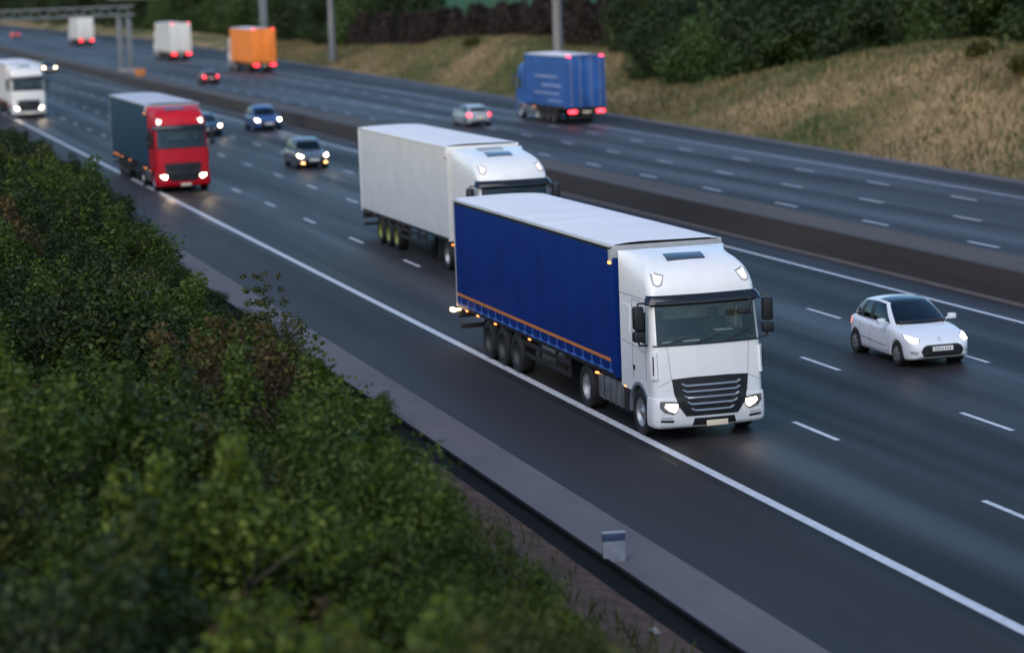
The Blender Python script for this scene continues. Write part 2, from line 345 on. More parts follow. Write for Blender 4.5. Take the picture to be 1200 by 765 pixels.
def strip(bvh, pts, axis, off, rad, m, name, parent, n=6, seg=10):
    """thin rod following the body through 2-D points"""
    D = {'+x': Vector((-1, 0, 0)), '-x': Vector((1, 0, 0)), '+y': Vector((0, -1, 0)), '-y': Vector((0, 1, 0)), '+z': Vector((0, 0, -1))}[axis]
    out = []
    for i in range(len(pts)-1):
        for k in range(seg+(i == len(pts)-2)):
            t = k/seg; p = (pts[i][0]*(1-t)+pts[i+1][0]*t, pts[i][1]*(1-t)+pts[i+1][1]*t)
            o = {'x': Vector((0, p[0], p[1])), 'y': Vector((p[0], 0, p[1])), 'z': Vector((p[0], p[1], 0))}[axis[1]]-D*30
            h = bvh.ray_cast(o, D)[0]
            if h is not None: out.append(h-D*off)
    mb = MB()
    if len(out) > 1: mb.tube(out, rad, n)
    return mb if name is None else mb.build(name, m, parent)

# ------------------------------------------------------------------ wheels
def wheel(parent, x, y, r, w, side, rim=STEEL, lorry=False, hub_out=True):
    e = empty('wheel', (x, y, r), 0, parent)
    t = MB(); h = w/2
    t.lathe([(r*.60, -h*.8), (r*.66, -h), (r*.93, -h), (r*.985, -h*.82), (r, -h*.6), (r, h*.6), (r*.985, h*.82), (r*.93, h), (r*.66, h), (r*.60, h*.8)], (0, 0, 0), 32)
    t.build('tyre', RUBBER, e)
    d = MB(); s = side
    if lorry:
        d.lathe([(r*.62, s*h*.9), (r*.58, s*h*.75), (r*.50, s*h*.35), (r*.36, s*h*.30), (r*.30, s*h*.55), (r*.22, s*h*.62), (r*.12, s*h*.95), (0.001, s*h*1.0)] if hub_out else
                [(r*.62, s*h*.9), (r*.58, s*h*.6), (r*.50, -s*h*.2), (r*.30, -s*h*.25), (r*.27, s*h*.3), (r*.2, s*h*.5), (.001, s*h*.55)], (0, 0, 0), 28)
        for k in range(10):
            a = k*math.pi/5; d.tube([(r*.42*math.cos(a), s*h*.3, r*.42*math.sin(a)), (r*.42*math.cos(a), s*h*.5, r*.42*math.sin(a))], .018, 6)
    else:
        d.lathe([(r*.64, s*h*.95), (r*.61, s*h*.8), (r*.58, s*h*.55), (r*.12, s*h*.62), (.001, s*h*.66)], (0, 0, 0), 28)
        for k in range(7):
            a = k*2*math.pi/7; c, q = math.cos(a), math.sin(a)
            d.tube([(r*.1*c, s*h*.75, r*.1*q), (r*.6*c, s*h*.82, r*.6*q)], [.035, .022], 6)
    d.build('rim', rim, e)
    return e

# ------------------------------------------------------------------ lorry cab
XF = [(.42, -.03), (.9, 0), (1.3, -.03), (2.03, -.10), (2.88, -.25), (3.08, -.28), (3.22, -.33), (3.36, -.42), (3.5, -.55), (3.6, -.68), (3.7, -.90), (3.78, -1.15), (3.84, -1.5), (3.87, -1.8)]
WF = [(.42, 1.235), (2.0, 1.235), (2.9, 1.21), (3.2, 1.20), (3.4, 1.17), (3.55, 1.12), (3.7, 1.03), (3.87, .86)]
XREAR = -2.3
CRX, CRY, BUL = .24, .14, .09
FY = [-1, -.86, -.7, -.5, -.25, 0, .25, .5, .7, .86, 1]
SX = [-2.3, -2.0, -1.68, -1.45, -1.3, -1.1, -.9, -.75, -.62]
def cab_ring(z, off=0., front_only=False):
    xf = lerp(XF, z)+off; w = lerp(WF, z)+off; wr = 1.225+off; pts = []
    xc = xf-CRX-BUL
    if not front_only:
        for s in SX:
            x = s if s > -2.2 else s
            x = min(x, xc-.02*(len(SX)-SX.index(s)))
            t = (x-XREAR)/(xc-XREAR); pts.append((x, -(wr+(w-wr)*t)))
    for k in range(0, 6):
        a = math.pi/2*k/6; pts.append((xc+CRX*math.sin(a), -(w-CRY+CRY*math.cos(a))))
    for f in FY: pts.append((xf-BUL*f*f, f*(w-CRY)))
    for k in range(5, -1, -1):
        a = math.pi/2*k/6; pts.append((xc+CRX*math.sin(a), (w-CRY+CRY*math.cos(a))))
    if not front_only:
        for s in reversed(SX):
            x = min(s, xc-.02*(len(SX)-SX.index(s))); t = (x-XREAR)/(xc-XREAR); pts.append((x, (wr+(w-wr)*t)))
    return pts
ZS = [.9, 1.1, 1.3, 1.6, 1.85, 2.03, 2.2, 2.45, 2.7, 2.86, 2.93, 3.0, 3.08, 3.15, 3.22, 3.29, 3.36, 3.43, 3.5, 3.55, 3.6, 3.65, 3.7, 3.74, 3.78, 3.81, 3.84, 3.86, 3.87]
NS = len(SX); NF = len(FY)
def cab(root, style):
    body_m = style['paint']; rings = [cab_ring(z) for z in ZS]; n = len(rings[0]); V = []
    for z, rg in zip(ZS, rings):
        for (x, y) in rg:
            zz = z; d = x+1.1
            if abs(d) < .64 and abs(y) > 1.0: zz = max(z, .5+math.sqrt(.64**2-d*d))
            V.append((x, y, zz))
    fz0, fz1 = ZS.index(2.03), ZS.index(2.86); shell = []; wsc = []; sw = [[], []]
    i0 = NS+6; i1 = i0+NF-1
    for r_ in range(len(ZS)-1):
        for c in range(n-1):
            q = (r_*n+c, r_*n+c+1, (r_+1)*n+c+1, (r_+1)*n+c); win = fz0 <= r_ < fz1
            if win and i0-1 <= c < i1+1: wsc.append(q)
            elif win and r_ < fz1-1 and 4 <= c < NS-1: sw[0].append(q)
            elif win and r_ < fz1-1 and n-1-(NS-1) <= c < n-1-4: sw[1].append(q)
            else: shell.append(q)
        shell.append((r_*n+n-1, r_*n, (r_+1)*n, (r_+1)*n+n-1))
    top = (len(ZS)-1)*n; V.append((-1.9, 0, 3.9)); tc = len(V)-1
    for c in range(n): shell.append((top+c, top+(c+1) % n, tc))
    mb = MB(); mb.add(V, shell, True); body = mb.build('cab', body_m, root, 50)
    solid = MB(); solid.add(V, shell+wsc+sw[0]+sw[1]); tmp = solid.build('tmp', body_m); bv = bvh_of(tmp)
    bpy.data.objects.remove(tmp)
    g = MB(); g.add(V, wsc, True); g.build('windscreen', style.get('glass', GLASS), body)
    for k in (0, 1): g = MB(); g.add(V, sw[k], True); g.build('side_window', GLASS, body)
    # rubber surround of the windscreen
    w_ = 1.10
    sr = MB()
    for zz in (2.03, 2.86):
        ring = [p for p in cab_ring(zz, .006, True)][3:-3]; sr.tube([(x, y, zz) for x, y in ring], .016, 6)
    sr.build('window_seal', BLACK, body)
    # interior
    it = MB(); it.box(-2.15, -2.12, -1.15, 1.15, 1.0, 2.3); it.build('rear_wall_reflection_dark', DASH, body); it = MB(); it.box(-2.15, -2.12, -1.15, 1.15, 2.302, 3.5); it.box(-2.1, -.6, -1.12, 1.12, 2.95, 3.0); it.build('sleeper_trim_reflection', INSIDE, body)  # rear wall painted pale above, dark below, as sky reflection in the windscreen
    it = MB(); it.box(-.86, -.30, -1.08, 1.08, 1.5, 2.06, .05); it.box(-.95, -.55, .15, 1.05, 2.03, 2.2, .05); it.box(-.95, -.7, -1.0, .1, 2.0, 2.14, .05); it.box(-2.1, -.3, -1.15, 1.15, 1.0, 1.05); it.build('dashboard', DASH, body)
    for yy in (-.65, .65): it = MB(); it.box(-1.5, -1.0, yy-.26, yy+.26, 1.5, 1.68, .05); it.box(-1.62, -1.46, yy-.24, yy+.24, 1.6, 2.35, .06); it.box(-1.6, -1.5, yy-.12, yy+.12, 2.34, 2.58, .03); it.build('seat', SEAT, body)
    it = MB(); ring = [(-.82+.10*math.sin(a)*-1, .6+.22*math.cos(a), 2.02+.2*math.sin(a)) for a in np.linspace(0, 2*math.pi, 25)]; it.tube(ring, .018, 6, False); it.tube([(-.6, .6, 1.95), (-.82, .6, 2.02)], .03); it.build('steering_wheel', BLACK, body)
    if style.get('detail'):
        it = MB(); pm_ = mat('paper', (.6, .6, .55), .8); it.box(-.40, -.30, -.95, -.72, 2.062, 2.09); it.build('paper', pm_, body); it = MB(); it.box(-.36, -.30, -.50, -.12, 2.062, 2.10); it.build('paper', pm_, body); it = MB(); it.box(-.8, -.6, .35, .75, 2.203, 2.23, .01); it.build('paper', pm_, body)
    # sun visor
    vz = [(3.08, .02), (3.05, .05), (2.98, .09), (2.91, .115), (2.89, .105), (2.895, .02)]
    rr = [[(x, y, z) for x, y in cab_ring(z, o, True)][1:-1] for z, o in vz]; k = len(rr[0])
    mv = MB(); mv.add([p for r_ in rr for p in r_], [(a*k+c, a*k+c+1, ((a+1) % 6)*k+c+1, ((a+1) % 6)*k+c) for a in range(6) for c in range(k-1)], True)
    mv.add([r_[0] for r_ in rr], [tuple(range(6))]); mv.add([r_[-1] for r_ in rr], [tuple(range(6))]); mv.build('sun_visor', VISOR, body, 50)
    # bumper
    bz = [(.26, -.05), (.30, .02), (.36, .04), (.5, .045), (.7, .04), (.86, .03), (.91, .02), (.915, -.02)]
    rr = []
    for z, o in bz:
        rg = cab_ring(max(z, .42), o, True); a = rg[0]; b = rg[-1]; rr.append([(-.53, a[1]*1.0, z)]+[(x, y, z) for x, y in rg]+[(-.53, b[1], z)])
    k = len(rr[0]); nb = len(bz)
    mv = MB(); mv.add([p for r_ in rr for p in r_], [(a*k+c, a*k+c+1, (a+1)*k+c+1, (a+1)*k+c) for a in range(nb-1) for c in range(k-1)], True)
    mv.add(rr[0], [tuple(range(k))]); bump = mv.build('bumper', body_m, body, 50)
    bb = bvh_of(bump); b2 = bvh_of(bump, body)
    tmp = MB(); tmp.add(V, shell+wsc+sw[0]+sw[1]); tmp.add([p for r_ in rr for p in r_], [(a*k+c, a*k+c+1, (a+1)*k+c+1, (a+1)*k+c) for a in range(nb-1) for c in range(k-1)])
    to = tmp.build('tmp', body_m); ball = bvh_of(to); bpy.data.objects.remove(to)
    # grille with bright bars
    gp = [(-.86, 1.32), (-.4, 1.345), (.4, 1.345), (.86, 1.32), (.82, 1.0), (.74, .74), (.58, .52), (-.58, .52), (-.74, .74), (-.82, 1.0)]
    gr = patch(ball, gp, '+x', .012, BLACK, 'grille', body, rings=6, sub=4)
    for z, hw in ((1.17, .66), (1.04, .64), (.91, .61), (.78, .56), (.64, .48)):
        s = strip(ball, [(-hw, z+.045), (-hw+.09, z), (hw-.09, z), (hw, z+.045)], '+x', .03, .025, CHROME if style.get('chrome') else BLACK, 'grille_bar', gr, seg=8)
    if style.get('detail'):
        smm = mat('seam_grey', (.14, .14, .15), .7)
        for s_ in (-1, 1):
            sm = MB()
            for pts in ([(s_*.92, 2.02), (s_*.86, 1.31), (s_*1.16, 1.16)],):
                q = strip(ball, pts, '+x', -.001, .005, None, None, None); sm.add(q.v, q.f)
            sm.build('panel_gap', smm, body)
        for ax, ys_ in (('-y', -1), ('+y', 1)):
            ds = MB()
            for pts in ([(-.62, 1.25), (-.62, 2.9)], [(-1.5, 1.2), (-1.5, 2.9)], [(-.6, 2.9), (-1.5, 2.9)], [(-2.28, 2.97), (-.5, 2.97)], [(-.62, 1.85), (-2.2, 1.95)]):
                q = strip(ball, pts, ax, 0.0, .007, None, None, None); ds.add(q.v, q.f)
            ds.build('door_gap', mat('gap_grey', (.09, .09, .10), .7), body)
        for ax in ('-y', '+y'):
            patch(ball, [(-1.46, 1.38), (-1.36, 1.38), (-1.36, 1.48), (-1.46, 1.48)], ax, .015, BLACK, 'door_handle', body, rings=2)
            patch(ball, [(-2.15, 2.15), (-1.65, 2.15), (-1.62, 2.75), (-2.15, 2.75)], ax, .012, body_m, 'locker_panel', body, rings=3)
        for s_ in (-1, 1):
            patch(ball, [(s_*.86, .40), (s_*1.13, .42), (s_*1.14, .47), (s_*.84, .45)], '+x', .006, BLACK, 'bumper_slot', body, rings=2)
            patch(ball, [(s_*.88, .48), (s_*1.12, .50), (s_*1.12, .525), (s_*.88, .51)], '+x', .006, GREY, 'daytime_lamp', body, rings=2)
        patch(ball, [(-.45, .31), (.55, .31), (.5, .47), (-.4, .47)], '+x', .004, BLACK, 'lower_intake', body, rings=3)
    # corner air fins
    for s_ in (-1, 1):
        fn = MB(); 
        for zz0, zz1, o0 in ((1.33, 1.92, .035),):
            c0 = [cab_ring(z, o0, True) for z in (1.33, 1.45, 1.75, 1.9)]
            idx = range(1, 6) if s_ < 0 else range(len(c0[0])-6, len(c0[0])-1)
            rows = [[(c0[a][i][0], c0[a][i][1], (1.33, 1.45, 1.75, 1.9)[a]) for i in idx] for a in range(4)]; kk = len(rows[0])
            inn = [cab_ring(z, .0, True) for z in (1.33, 1.45, 1.75, 1.9)]; rin = [[(inn[a][i][0], inn[a][i][1], (1.33, 1.45, 1.75, 1.9)[a]) for i in idx] for a in range(4)]
            fn.add([p for r_ in rows for p in r_], [(a*kk+c, a*kk+c+1, (a+1)*kk+c+1, (a+1)*kk+c) for a in range(3) for c in range(kk-1)])
            fn.add([r_[0] for r_ in rows]+[r_[0] for r_ in rin], [(0, 1, 5, 4), (1, 2, 6, 5), (2, 3, 7, 6)]); fn.add([r_[-1] for r_ in rows]+[r_[-1] for r_ in rin], [(0, 1, 5, 4), (1, 2, 6, 5), (2, 3, 7, 6)])
        fn.build('corner_deflector', body_m, body)
        sl_ = MB(); x, y = cab_ring(1.6, .04, True)[3 if s_ < 0 else -4]; sl_.tube([(x+.012, y, 1.42), (x+.006, y, 1.82)], .014, 6); sl_.build('deflector_slot', BLACK, body)
        # head lamps
        hp = [(s_*.72, .84), (s_*.92, .86), (s_*1.14, .87), (s_*1.15, .74), (s_*1.06, .63), (s_*.86, .57), (s_*.76, .64)]
        hb = patch(ball, hp, '+x', .008, LENS, 'headlight', body, rings=3)
        patch(ball, [(s_*.77, .79), (s_*1.02, .81), (s_*1.04, .74), (s_*.96, .67), (s_*.84, .62), (s_*.78, .67)], '+x', .022, style.get('head', HEADH), 'lamp_lens', hb, rings=3)
        if style.get('beam'):
            ld = bpy.data.lights.new('headlight_beam', 'SPOT'); ld.energy = style['beam']; ld.spot_size = R(24); ld.spot_blend = .8; ld.color = (1, .75, .5); ld.shadow_soft_size = .08
            lo = bpy.data.objects.new('headlight_beam', ld); COL.objects.link(lo); lo.parent = hb; lo.location = (.12, s_*.9, .72); lo.rotation_euler = Vector((-1, 0, .055)).to_track_quat('Z', 'Y').to_euler()
        dz = style.get('rlz', 0); rp_ = [(s_*.80, 3.48+dz), (s_*1.07, 3.57+dz), (s_*1.09, 3.30+dz), (s_*1.0, 3.25+dz), (s_*.90, 3.28+dz)]
        rl = patch(ball, rp_, '+x', .010, GREY, 'roof_lamp', body, rings=3)
        patch(ball, [(s_*.84, 3.455+dz), (s_*1.03, 3.515+dz), (s_*1.05, 3.33+dz), (s_*1.0, 3.29+dz), (s_*.93, 3.31+dz)], '+x', .02, ROOFL if style.get('roof_lit', True) is True else style['roof_lit'], 'lamp_lens', rl, rings=2)
        # mirrors
        mr = MB(); y0 = s_*1.46
        mr.box(-.50, -.30, y0-.11, y0+.11, 2.38, 2.88, .05); mr.box(-.50, -.30, y0-.12, y0+.12, 2.12, 2.35, .05)
        mr.tube([(-.5, s_*1.22, 2.92), (-.42, y0, 2.93), (-.40, y0, 2.85)], .022, 6); mr.tube([(-.5, s_*1.22, 2.02), (-.42, y0*.99, 2.04), (-.40, y0, 2.15)], .025, 6)
        mm = mr.build('mirror', BLACK, body); gm = MB(); gm.box(-.505, -.501, y0-.085, y0+.085, 2.42, 2.84); gm.box(-.505, -.501, y0-.095, y0+.095, 2.15, 2.32); gm.build('mirror_glass', MIRRORG, mm)
    if style.get('detail'):
        fm = MB(); fm.tube([(-.10, .93, 2.95), (.10, .9, 2.86), (.06, .86, 2.72)], .014, 6); fm.box(-.02, .12, .62, .90, 2.62, 2.74, .04); fm.build('front_mirror', BLACK, body)
        for a, b in (((-.95, 2.06), (-.35, 2.19)), ((-.25, 2.05), (.30, 2.20)), ((.4, 2.05), (.95, 2.24))): strip(ball, [a, b], '+x', .02, .011, BLACK, 'wiper', body)
    if style.get('plate', True):
        pb = MB(); pb.box(.045, .062, -.15, .33, .29, .41, .004); pb.build('number_plate', PLATE, body)
    # roof hatch
    for x0, m_ in style.get('hatches', [(-1.02, TINT_SOLID)]):
        patch(ball, [(x0-.38, -.52), (x0-.34, .33), (x0+.02, .30), (x0+.02, -.56)], '+z', .025, m_, 'roof_hatch', body, rings=3)
    # arch, steps, rear bulkhead shadow, aero side skirt
    for s_ in (-1, 1):
        ar = MB(); vs = []
        for a in np.linspace(-.25, math.pi+.1, 15):
            for rad in (.585, .655):
                for yy in (.80, 1.25): vs.append((-1.1+rad*math.cos(a), s_*yy, .5+rad*math.sin(a)))
        fs = []
        for i in range(14):
            b = i*4; fs += [(b, b+4, b+5, b+1), (b+2, b+3, b+7, b+6), (b+1, b+5, b+7, b+3), (b, b+2, b+6, b+4)]
        ar.add(vs, fs)
        ar.build('wheel_arch', style.get('arch', GREY), body)
    ch = MB(); ch.box(-6.2, -.3, -.45, -.33, .75, 1.0); ch.box(-6.2, -.3, .33, .45, .75, 1.0); ch.box(-2.2, -.35, -.9, .9, .5, .9); ch.box(-4.6, -3.0, -.9, .9, 1.0, 1.1); ch.box(-2.28, -1.75, -1.2, 1.2, .36, .92, .03)
    cs = ch.build('chassis', CHASSIS, root)
    # tanks
    for s_ in (-1, 1):
        a, b = (-1.19, -.62) if s_ < 0 else (.62, 1.19)
        tk = MB(); tk.box(-4.15, -2.05, a, b, .36, .94, .09)
        for xx in (-3.72, -3.3, -2.88, -2.46): tk.box(xx-.03, xx+.03, a-.012, b+.012, .345, .955, .09)
        tk.build('fuel_tank', TANK, cs)
        ml_ = MB(); ml_.box(-2.16, -2.0, s_*1.2-.03, s_*1.2+.03, .90, .94, .01); ml_.build('side_marker', AMB, cs); ml_ = MB(); ml_.box(-4.2, -4.06, s_*1.2-.03, s_*1.2+.03, .90, .94, .01); ml_.build('side_marker', AMB, cs)
    for x in (-1.1, -4.9):
        for s_ in (-1, 1): wheel(root, x, s_*(1.08 if x > -2 else 1.0), .5, .3 if x > -2 else .46, s_, lorry=True, hub_out=x > -2)
    return body
TINT_SOLID = mat('dark_hatch_glass', (.04, .05, .065), .12, coat=.4)

# ------------------------------------------------------------------ trailer
def trailer(root, st, x1=-2.55, L=13.6):
    x0 = x1-L; H = st.get('H', 3.98); z0 = st.get('z0', 1.13); hw = 1.275; m = st['side']
    b = MB(); b.box(x0+.02, x1-.02, -hw+.03, hw-.03, z0, H-.06); tr = b.build('trailer', st.get('body', m), root)
    for s_ in (-1, 1):
        cn = MB(); nx = 40; vs = []; fs = []
        pl = st.get('pleat', .008)*1.8
        zz = [z0-.0, z0+.12, z0+.6, 2.2, 3.0, H-.22, H-.15]
        for i in range(nx+1):
            x = x0+.03+(L-.14)*i/nx
            for z in zz: vs.append((x, s_*(hw-.012+pl*math.sin(i*1.15+z*.9)*(.6+.4*math.sin(i*.37))), z))
        k = len(zz)
        for i in range(nx):
            for j in range(k-1): fs.append((i*k+j, (i+1)*k+j, (i+1)*k+j+1, i*k+j+1))
        cn.add(vs, fs, True); cn.build('side_curtain' if st.get('curtain') else 'side_panel', m, tr)
        if st.get('stripe'):
            sp = MB(); sp.box(x0+.1, x1-.32, s_*(hw+.004)-.004, s_*(hw+.004)+.004, z0+.22, z0+.295); sp.build('reflective_tape', STRIPE, tr)
            bk = MB()
            bk.box(x0+.3, x1-.3, s_*(hw+.004)-.004, s_*(hw+.004)+.004, z0-.012, z0+.012)
            for i in range(20): 
                x = x0+.4+i*.67; bk.box(x, x+.26, s_*(hw+.008)-.012, s_*(hw+.008)+.012, z0-.02, z0+.045, .004); bk.box(x+.11, x+.15, s_*(hw+.006)-.006, s_*(hw+.006)+.006, z0+.045, z0+.21)
            bk.build('buckle_straps', mat('strap_blue', (.05, .13, .42), .5), tr)
        if st.get('prints'):
            pr = MB()
            for i, (xa, xb, za, zb) in enumerate(((-11.5, -4, 2.9, 3.05), (-12.6, -6, 2.35, 2.5), (-12, -3.6, 1.85, 1.98), (-12.8, -8, 1.4, 1.52))): pr.box(x1+(xa+.6)*L/13.6, x1+(xb+.6)*L/13.6, s_*(hw+.006)-.004, s_*(hw+.006)+.004, za, zb)
            pr.build('pale_bands', LPRINT, tr)
        rl = MB(); rl.box(x0, x1, s_*(hw-.03)-.034, s_*(hw-.03)+.034, H-.085, H-.015, .012); rl.build('roof_rail', st.get('rail', GREY), tr); rl = MB(); rl.box(x0+.01, x1-.11, s_*(hw-.03)-.02, s_*(hw-.03)+.02, H-.15, H-.087); rl.build('rail_gap', st.get('gapm', BLACK), tr)
    # roof sheet with faint cross hoops
    rf = MB(); vs = []; fs = []; nx = 60; ny = 8
    for i in range(nx+1):
        for j in range(ny+1):
            x = x0+.01+(L-.02)*i/nx; y = -hw+.01+(2*hw-.02)*j/ny; bow = .035*(1-(2*j/ny-1)**4)
            vs.append((x, y, H-.018+bow+(.010 if i % 5 == 0 and 0 < j < ny else 0)-(0.006*math.sin(i*1.3+j) if 0 < j < ny else 0)))
    k = ny+1
    for i in range(nx):
        for j in range(ny): fs.append((i*k+j, (i+1)*k+j, (i+1)*k+j+1, i*k+j+1))
    rf.add(vs, fs, True); rf.build('roof', st.get('roof', ROOFW), tr)
    fp = MB(); fp.box(x1-.10, x1+.012, -hw-.004, hw+.004, H-.30, H-.03, .01)
    for s_ in (-1, 1): fp.box(x1-.26, x1-.02, s_*(hw+.006)-.01, s_*(hw+.006)+.01, H-.42, H-.12, .004)
    fp.build('front_frame', st.get('frame', GREY), tr)
    fp = MB(); fp.box(x1-.10, x1+.01, -hw-.002, hw+.002, z0-.1, H-.302); fp.build('bulkhead', m, tr)
    # rear
    rd = MB(); rd.box(x0-.01, x0+.03, -hw, -.01, z0, H-.1, .01); rd.box(x0-.01, x0+.03, .01, hw, z0, H-.1, .01); d = rd.build('rear_door', st.get('rear', m), tr)
    rb = MB()
    for yy in (-.95, -.35, .35, .95): rb.tube([(x0-.04, yy, z0-.02), (x0-.04, yy, H-.12)], .018, 6)
    rb.build('lock_bar', GREY, d)
    rr = MB(); rr.box(x0-.03, x0+.06, -hw, hw, H-.12, H-.015, .01); rr.box(x0-.02, x0+.06, -hw-.004, -hw+.07, z0-.1, H-.1); rr.box(x0-.02, x0+.06, hw-.07, hw+.004, z0-.1, H-.1); rr.build('rear_frame', st.get('frame', GREY), tr)
    lb = MB(); lb.box(x0-.06, x0+.05, -1.24, 1.24, .72, .95, .02); lb.box(x0, x0+.08, -1.2, 1.2, .42, .55, .02); lbo = lb.build('rear_bumper', CHASSIS, tr)
    for s_ in (-1, 1):
        tl = MB(); tl.box(x0-.09, x0-.06, s_*.92-.26, s_*.92+.26, .77, .92, .01); tl.build('tail_light', REDL if st.get('tail') else TAILOFF, lbo)
        if st.get('tail'):
            t2 = MB(); t2.box(x0-.05, x0-.025, s_*1.08-.13, s_*1.08+.13, H-.10, H-.045, .004); t2.build('top_marker_lamp', REDS, tr)
    if st.get('tail_plate'): pp = MB(); pp.box(x0-.085, x0-.065, -.26, .26, .76, .87); pp.build('number_plate', PLATE, lbo)
    # underframe
    uf = MB(); uf.box(x0+.1, x1-.1, -.5, -.38, .85, z0); uf.box(x0+.1, x1-.1, .38, .5, .85, z0); uf.box(x0+.05, x1-.02, -1.24, 1.24, z0-.12, z0-.005)
    for s_ in (-1, 1):
        if L < 12: continue
        uf.box(x1-8.0, x1-3.6, s_*1.19-.02, s_*1.19+.02, .78, .90, .01); uf.box(x1-8.0, x1-3.6, s_*1.19-.02, s_*1.19+.02, .50, .62, .01)
        for xx in (x1-7.8, x1-6.2, x1-4.8, x1-3.8): uf.box(xx-.04, xx+.04, s_*1.15-.03, s_*1.15+.03, .5, z0-.1)
        uf.box(x1-2.9, x1-2.7, s_*.85-.08, s_*.85+.08, .25, .95); uf.box(x1-2.95, x1-2.6, s_*.85-.13, s_*.85+.13, .2, .25)
        uf.box(x1-10.3, x1-9.9, s_*.95-.28, s_*.95+.28, .35, .9)
    for s_ in (-1, 1):
        for ax in (3.0-L, 4.31-L, 5.62-L):
            uf.add([(x1+ax+.60*math.cos(a), yy, .5+.58*math.sin(a)) for a in np.linspace(.35, math.pi-.35, 9) for yy in (s_*.8, s_*1.24)], [(2*i, 2*i+2, 2*i+3, 2*i+1) for i in range(8)])
    cs = uf.build('underframe', CHASSIS, tr)
    for s_ in (-1, 1):
        for ax in (3.0-L, 4.31-L, 5.62-L): wheel(root, x1+ax, s_*1.07, .5, .38, s_, lorry=True, hub_out=False, rim=st.get('rim', STEEL_DARK))
        for xx in (.9-L, 2.0-L, 3.7-L, 6.8-L): mk_ = MB(); mk_.box(x1+xx-.07, x1+xx+.07, s_*1.24-.02, s_*1.24+.02, .98, 1.02, .006); mk_.build('side_marker', st.get('marker', AMB), tr)
        mk_ = MB(); mk_.box(x1-.22, x1-.08, s_*1.30-.02, s_*1.30+.02, H-.44, H-.38, .006); mk_.build('upper_marker', st.get('marker', AMB), tr)
        if st.get('stalk'): mk_ = MB(); mk_.tube([(x0+.1, s_*1.2, .95), (x0+.05, s_*1.36, .95)], .02, 6); mk_.box(x0-.10, x0+.16, s_*1.40-.05, s_*1.40+.05, .90, 1.0, .02); mk_.build('outline_lamp', STALK, tr)
    return tr
CARRIM = mat('wheel_cover', (.20, .205, .22), .5, metal=.4, var=.2, scale=6)
STEEL_DARK = mat('dull_wheel', (.06, .06, .06), .6, metal=.3, var=.3, scale=5); YELLOWRIM = mat('yellow_wheel', (.22, .26, .05), .6, var=.3, scale=5)
STALK = lampm('outline_lamp_lit', (1, .62, .35), 7)
def lorry(name, x, y, rz, cabst, trst, label, cat='lorry', gap=2.55):
    root = empty(name, (x, y, 0), rz); tag(root, label, cat)
    cab(root, cabst); trailer(root, trst, -gap, trst.get('L', 13.6)); return root

PI = math.pi
lorry('articulated_lorry', -48.32, 18.09, 0, dict(paint=WHITE, chrome=True, detail=True, head=HEADH, arch=mat('arch_bluegrey', (.16, .19, .23), .5)),
      dict(side=NAVY, curtain=True, stripe=True, body=GREY, rail=mat('pale_rail', (.5, .53, .57), .4), stalk=True, pleat=.005, marker=AMB),
      'white cabbed lorry with a royal blue curtain trailer, beside the solid white line')
l2 = lorry('articulated_lorry', -76.6, 22.2, 0, dict(paint=WHITE, chrome=False, head=HEADW, hatches=[(-1.02, TINT_SOLID), (-1.62, GREY)]),
      dict(side=WHITE_DULL, body=WHITE_DULL, roof=ROOFW, rail=WHITE, rear=WHITE_DULL, frame=WHITE, rim=YELLOWRIM, pleat=.0, H=4.28, gapm=WHITE_DULL, marker=AMBOFF),
      'all white articulated lorry with a plain box trailer, partly hidden behind the blue trailer', gap=4.25)
l3 = lorry('articulated_lorry', -121.1, 17.95, 0, dict(paint=RED, head=HEAD, roof_lit=ROOFW_LIT, beam=90, arch=RED, rlz=-.16, hatches=[(-1.02, TINT_SOLID)]),
      dict(side=TEAL, curtain=True, body=TEAL, rail=GREY, H=3.98, L=13.6, pleat=.006, roof=mat('dusty_roof', (.50, .49, .54), .6, var=.1, scale=1)),
      'red cabbed articulated lorry pulling a dark teal curtain trailer with a grey roof')
l4 = lorry('articulated_lorry', -205, 18.05, 0, dict(paint=WHITE_DULL, head=HEADW, beam=90, hatches=[(-1.02, TINT_SOLID)]),
      dict(side=WHITE_DULL, body=WHITE_DULL, roof=ROOFW, rail=WHITE, frame=WHITE),
      'white lorry with lit headlights behind the red cabbed lorry, cut by the picture edge', gap=2.55)
l3.scale = (1.07,)*3; l4.scale = (1.1,)*3
for c in l2.children:
    if c.name.startswith('cab'): c.scale = (1.6, 1, 1.08)
# far carriageway, seen from behind
def far_lorry(x_rear, y, tr, cabp, label, L=13.6, sc=1.0):
    o = lorry('articulated_lorry', x_rear-(L+2.55), y, PI, dict(paint=cabp), dict(tail=True, tail_plate=True, L=L, **tr), label); o.scale = (sc,)*3; o.location.x = x_rear-(L+2.55)*sc; return o
far_lorry(-156, 50.1, dict(gapm=LBLUE, marker=AMBOFF, side=LBLUE, body=LBLUE, rear=LBLUE, prints=True, H=4.35, roof=ROOFW, frame=LBLUE), LBLUE, 'blue box lorry with pale printed bands driving away past the tall grey mast', L=9.0, sc=1.06)
far_lorry(-285, 52.4, dict(gapm=ORANGE, side=ORANGE, body=ORANGE, rear=ORANGE, H=4.75, roof=ROOFW, frame=ORANGE), WHITE, 'bright orange box lorry driving away on the far carriageway', sc=1.08)
far_lorry(-351, 52.7, dict(gapm=WHITE, side=WHITE_DULL, body=WHITE_DULL, rear=WHITE_DULL, H=4.75, roof=ROOFW, frame=WHITE), WHITE, 'white box lorry just ahead of the orange one on the far carriageway', sc=1.12)
far_lorry(-486, 54.6, dict(gapm=WHITE, side=WHITE_DULL, body=WHITE_DULL, rear=WHITE_DULL, H=4.9, roof=ROOFW, frame=WHITE), WHITE, 'farthest white lorry driving away beyond the gantry post', sc=1.15)

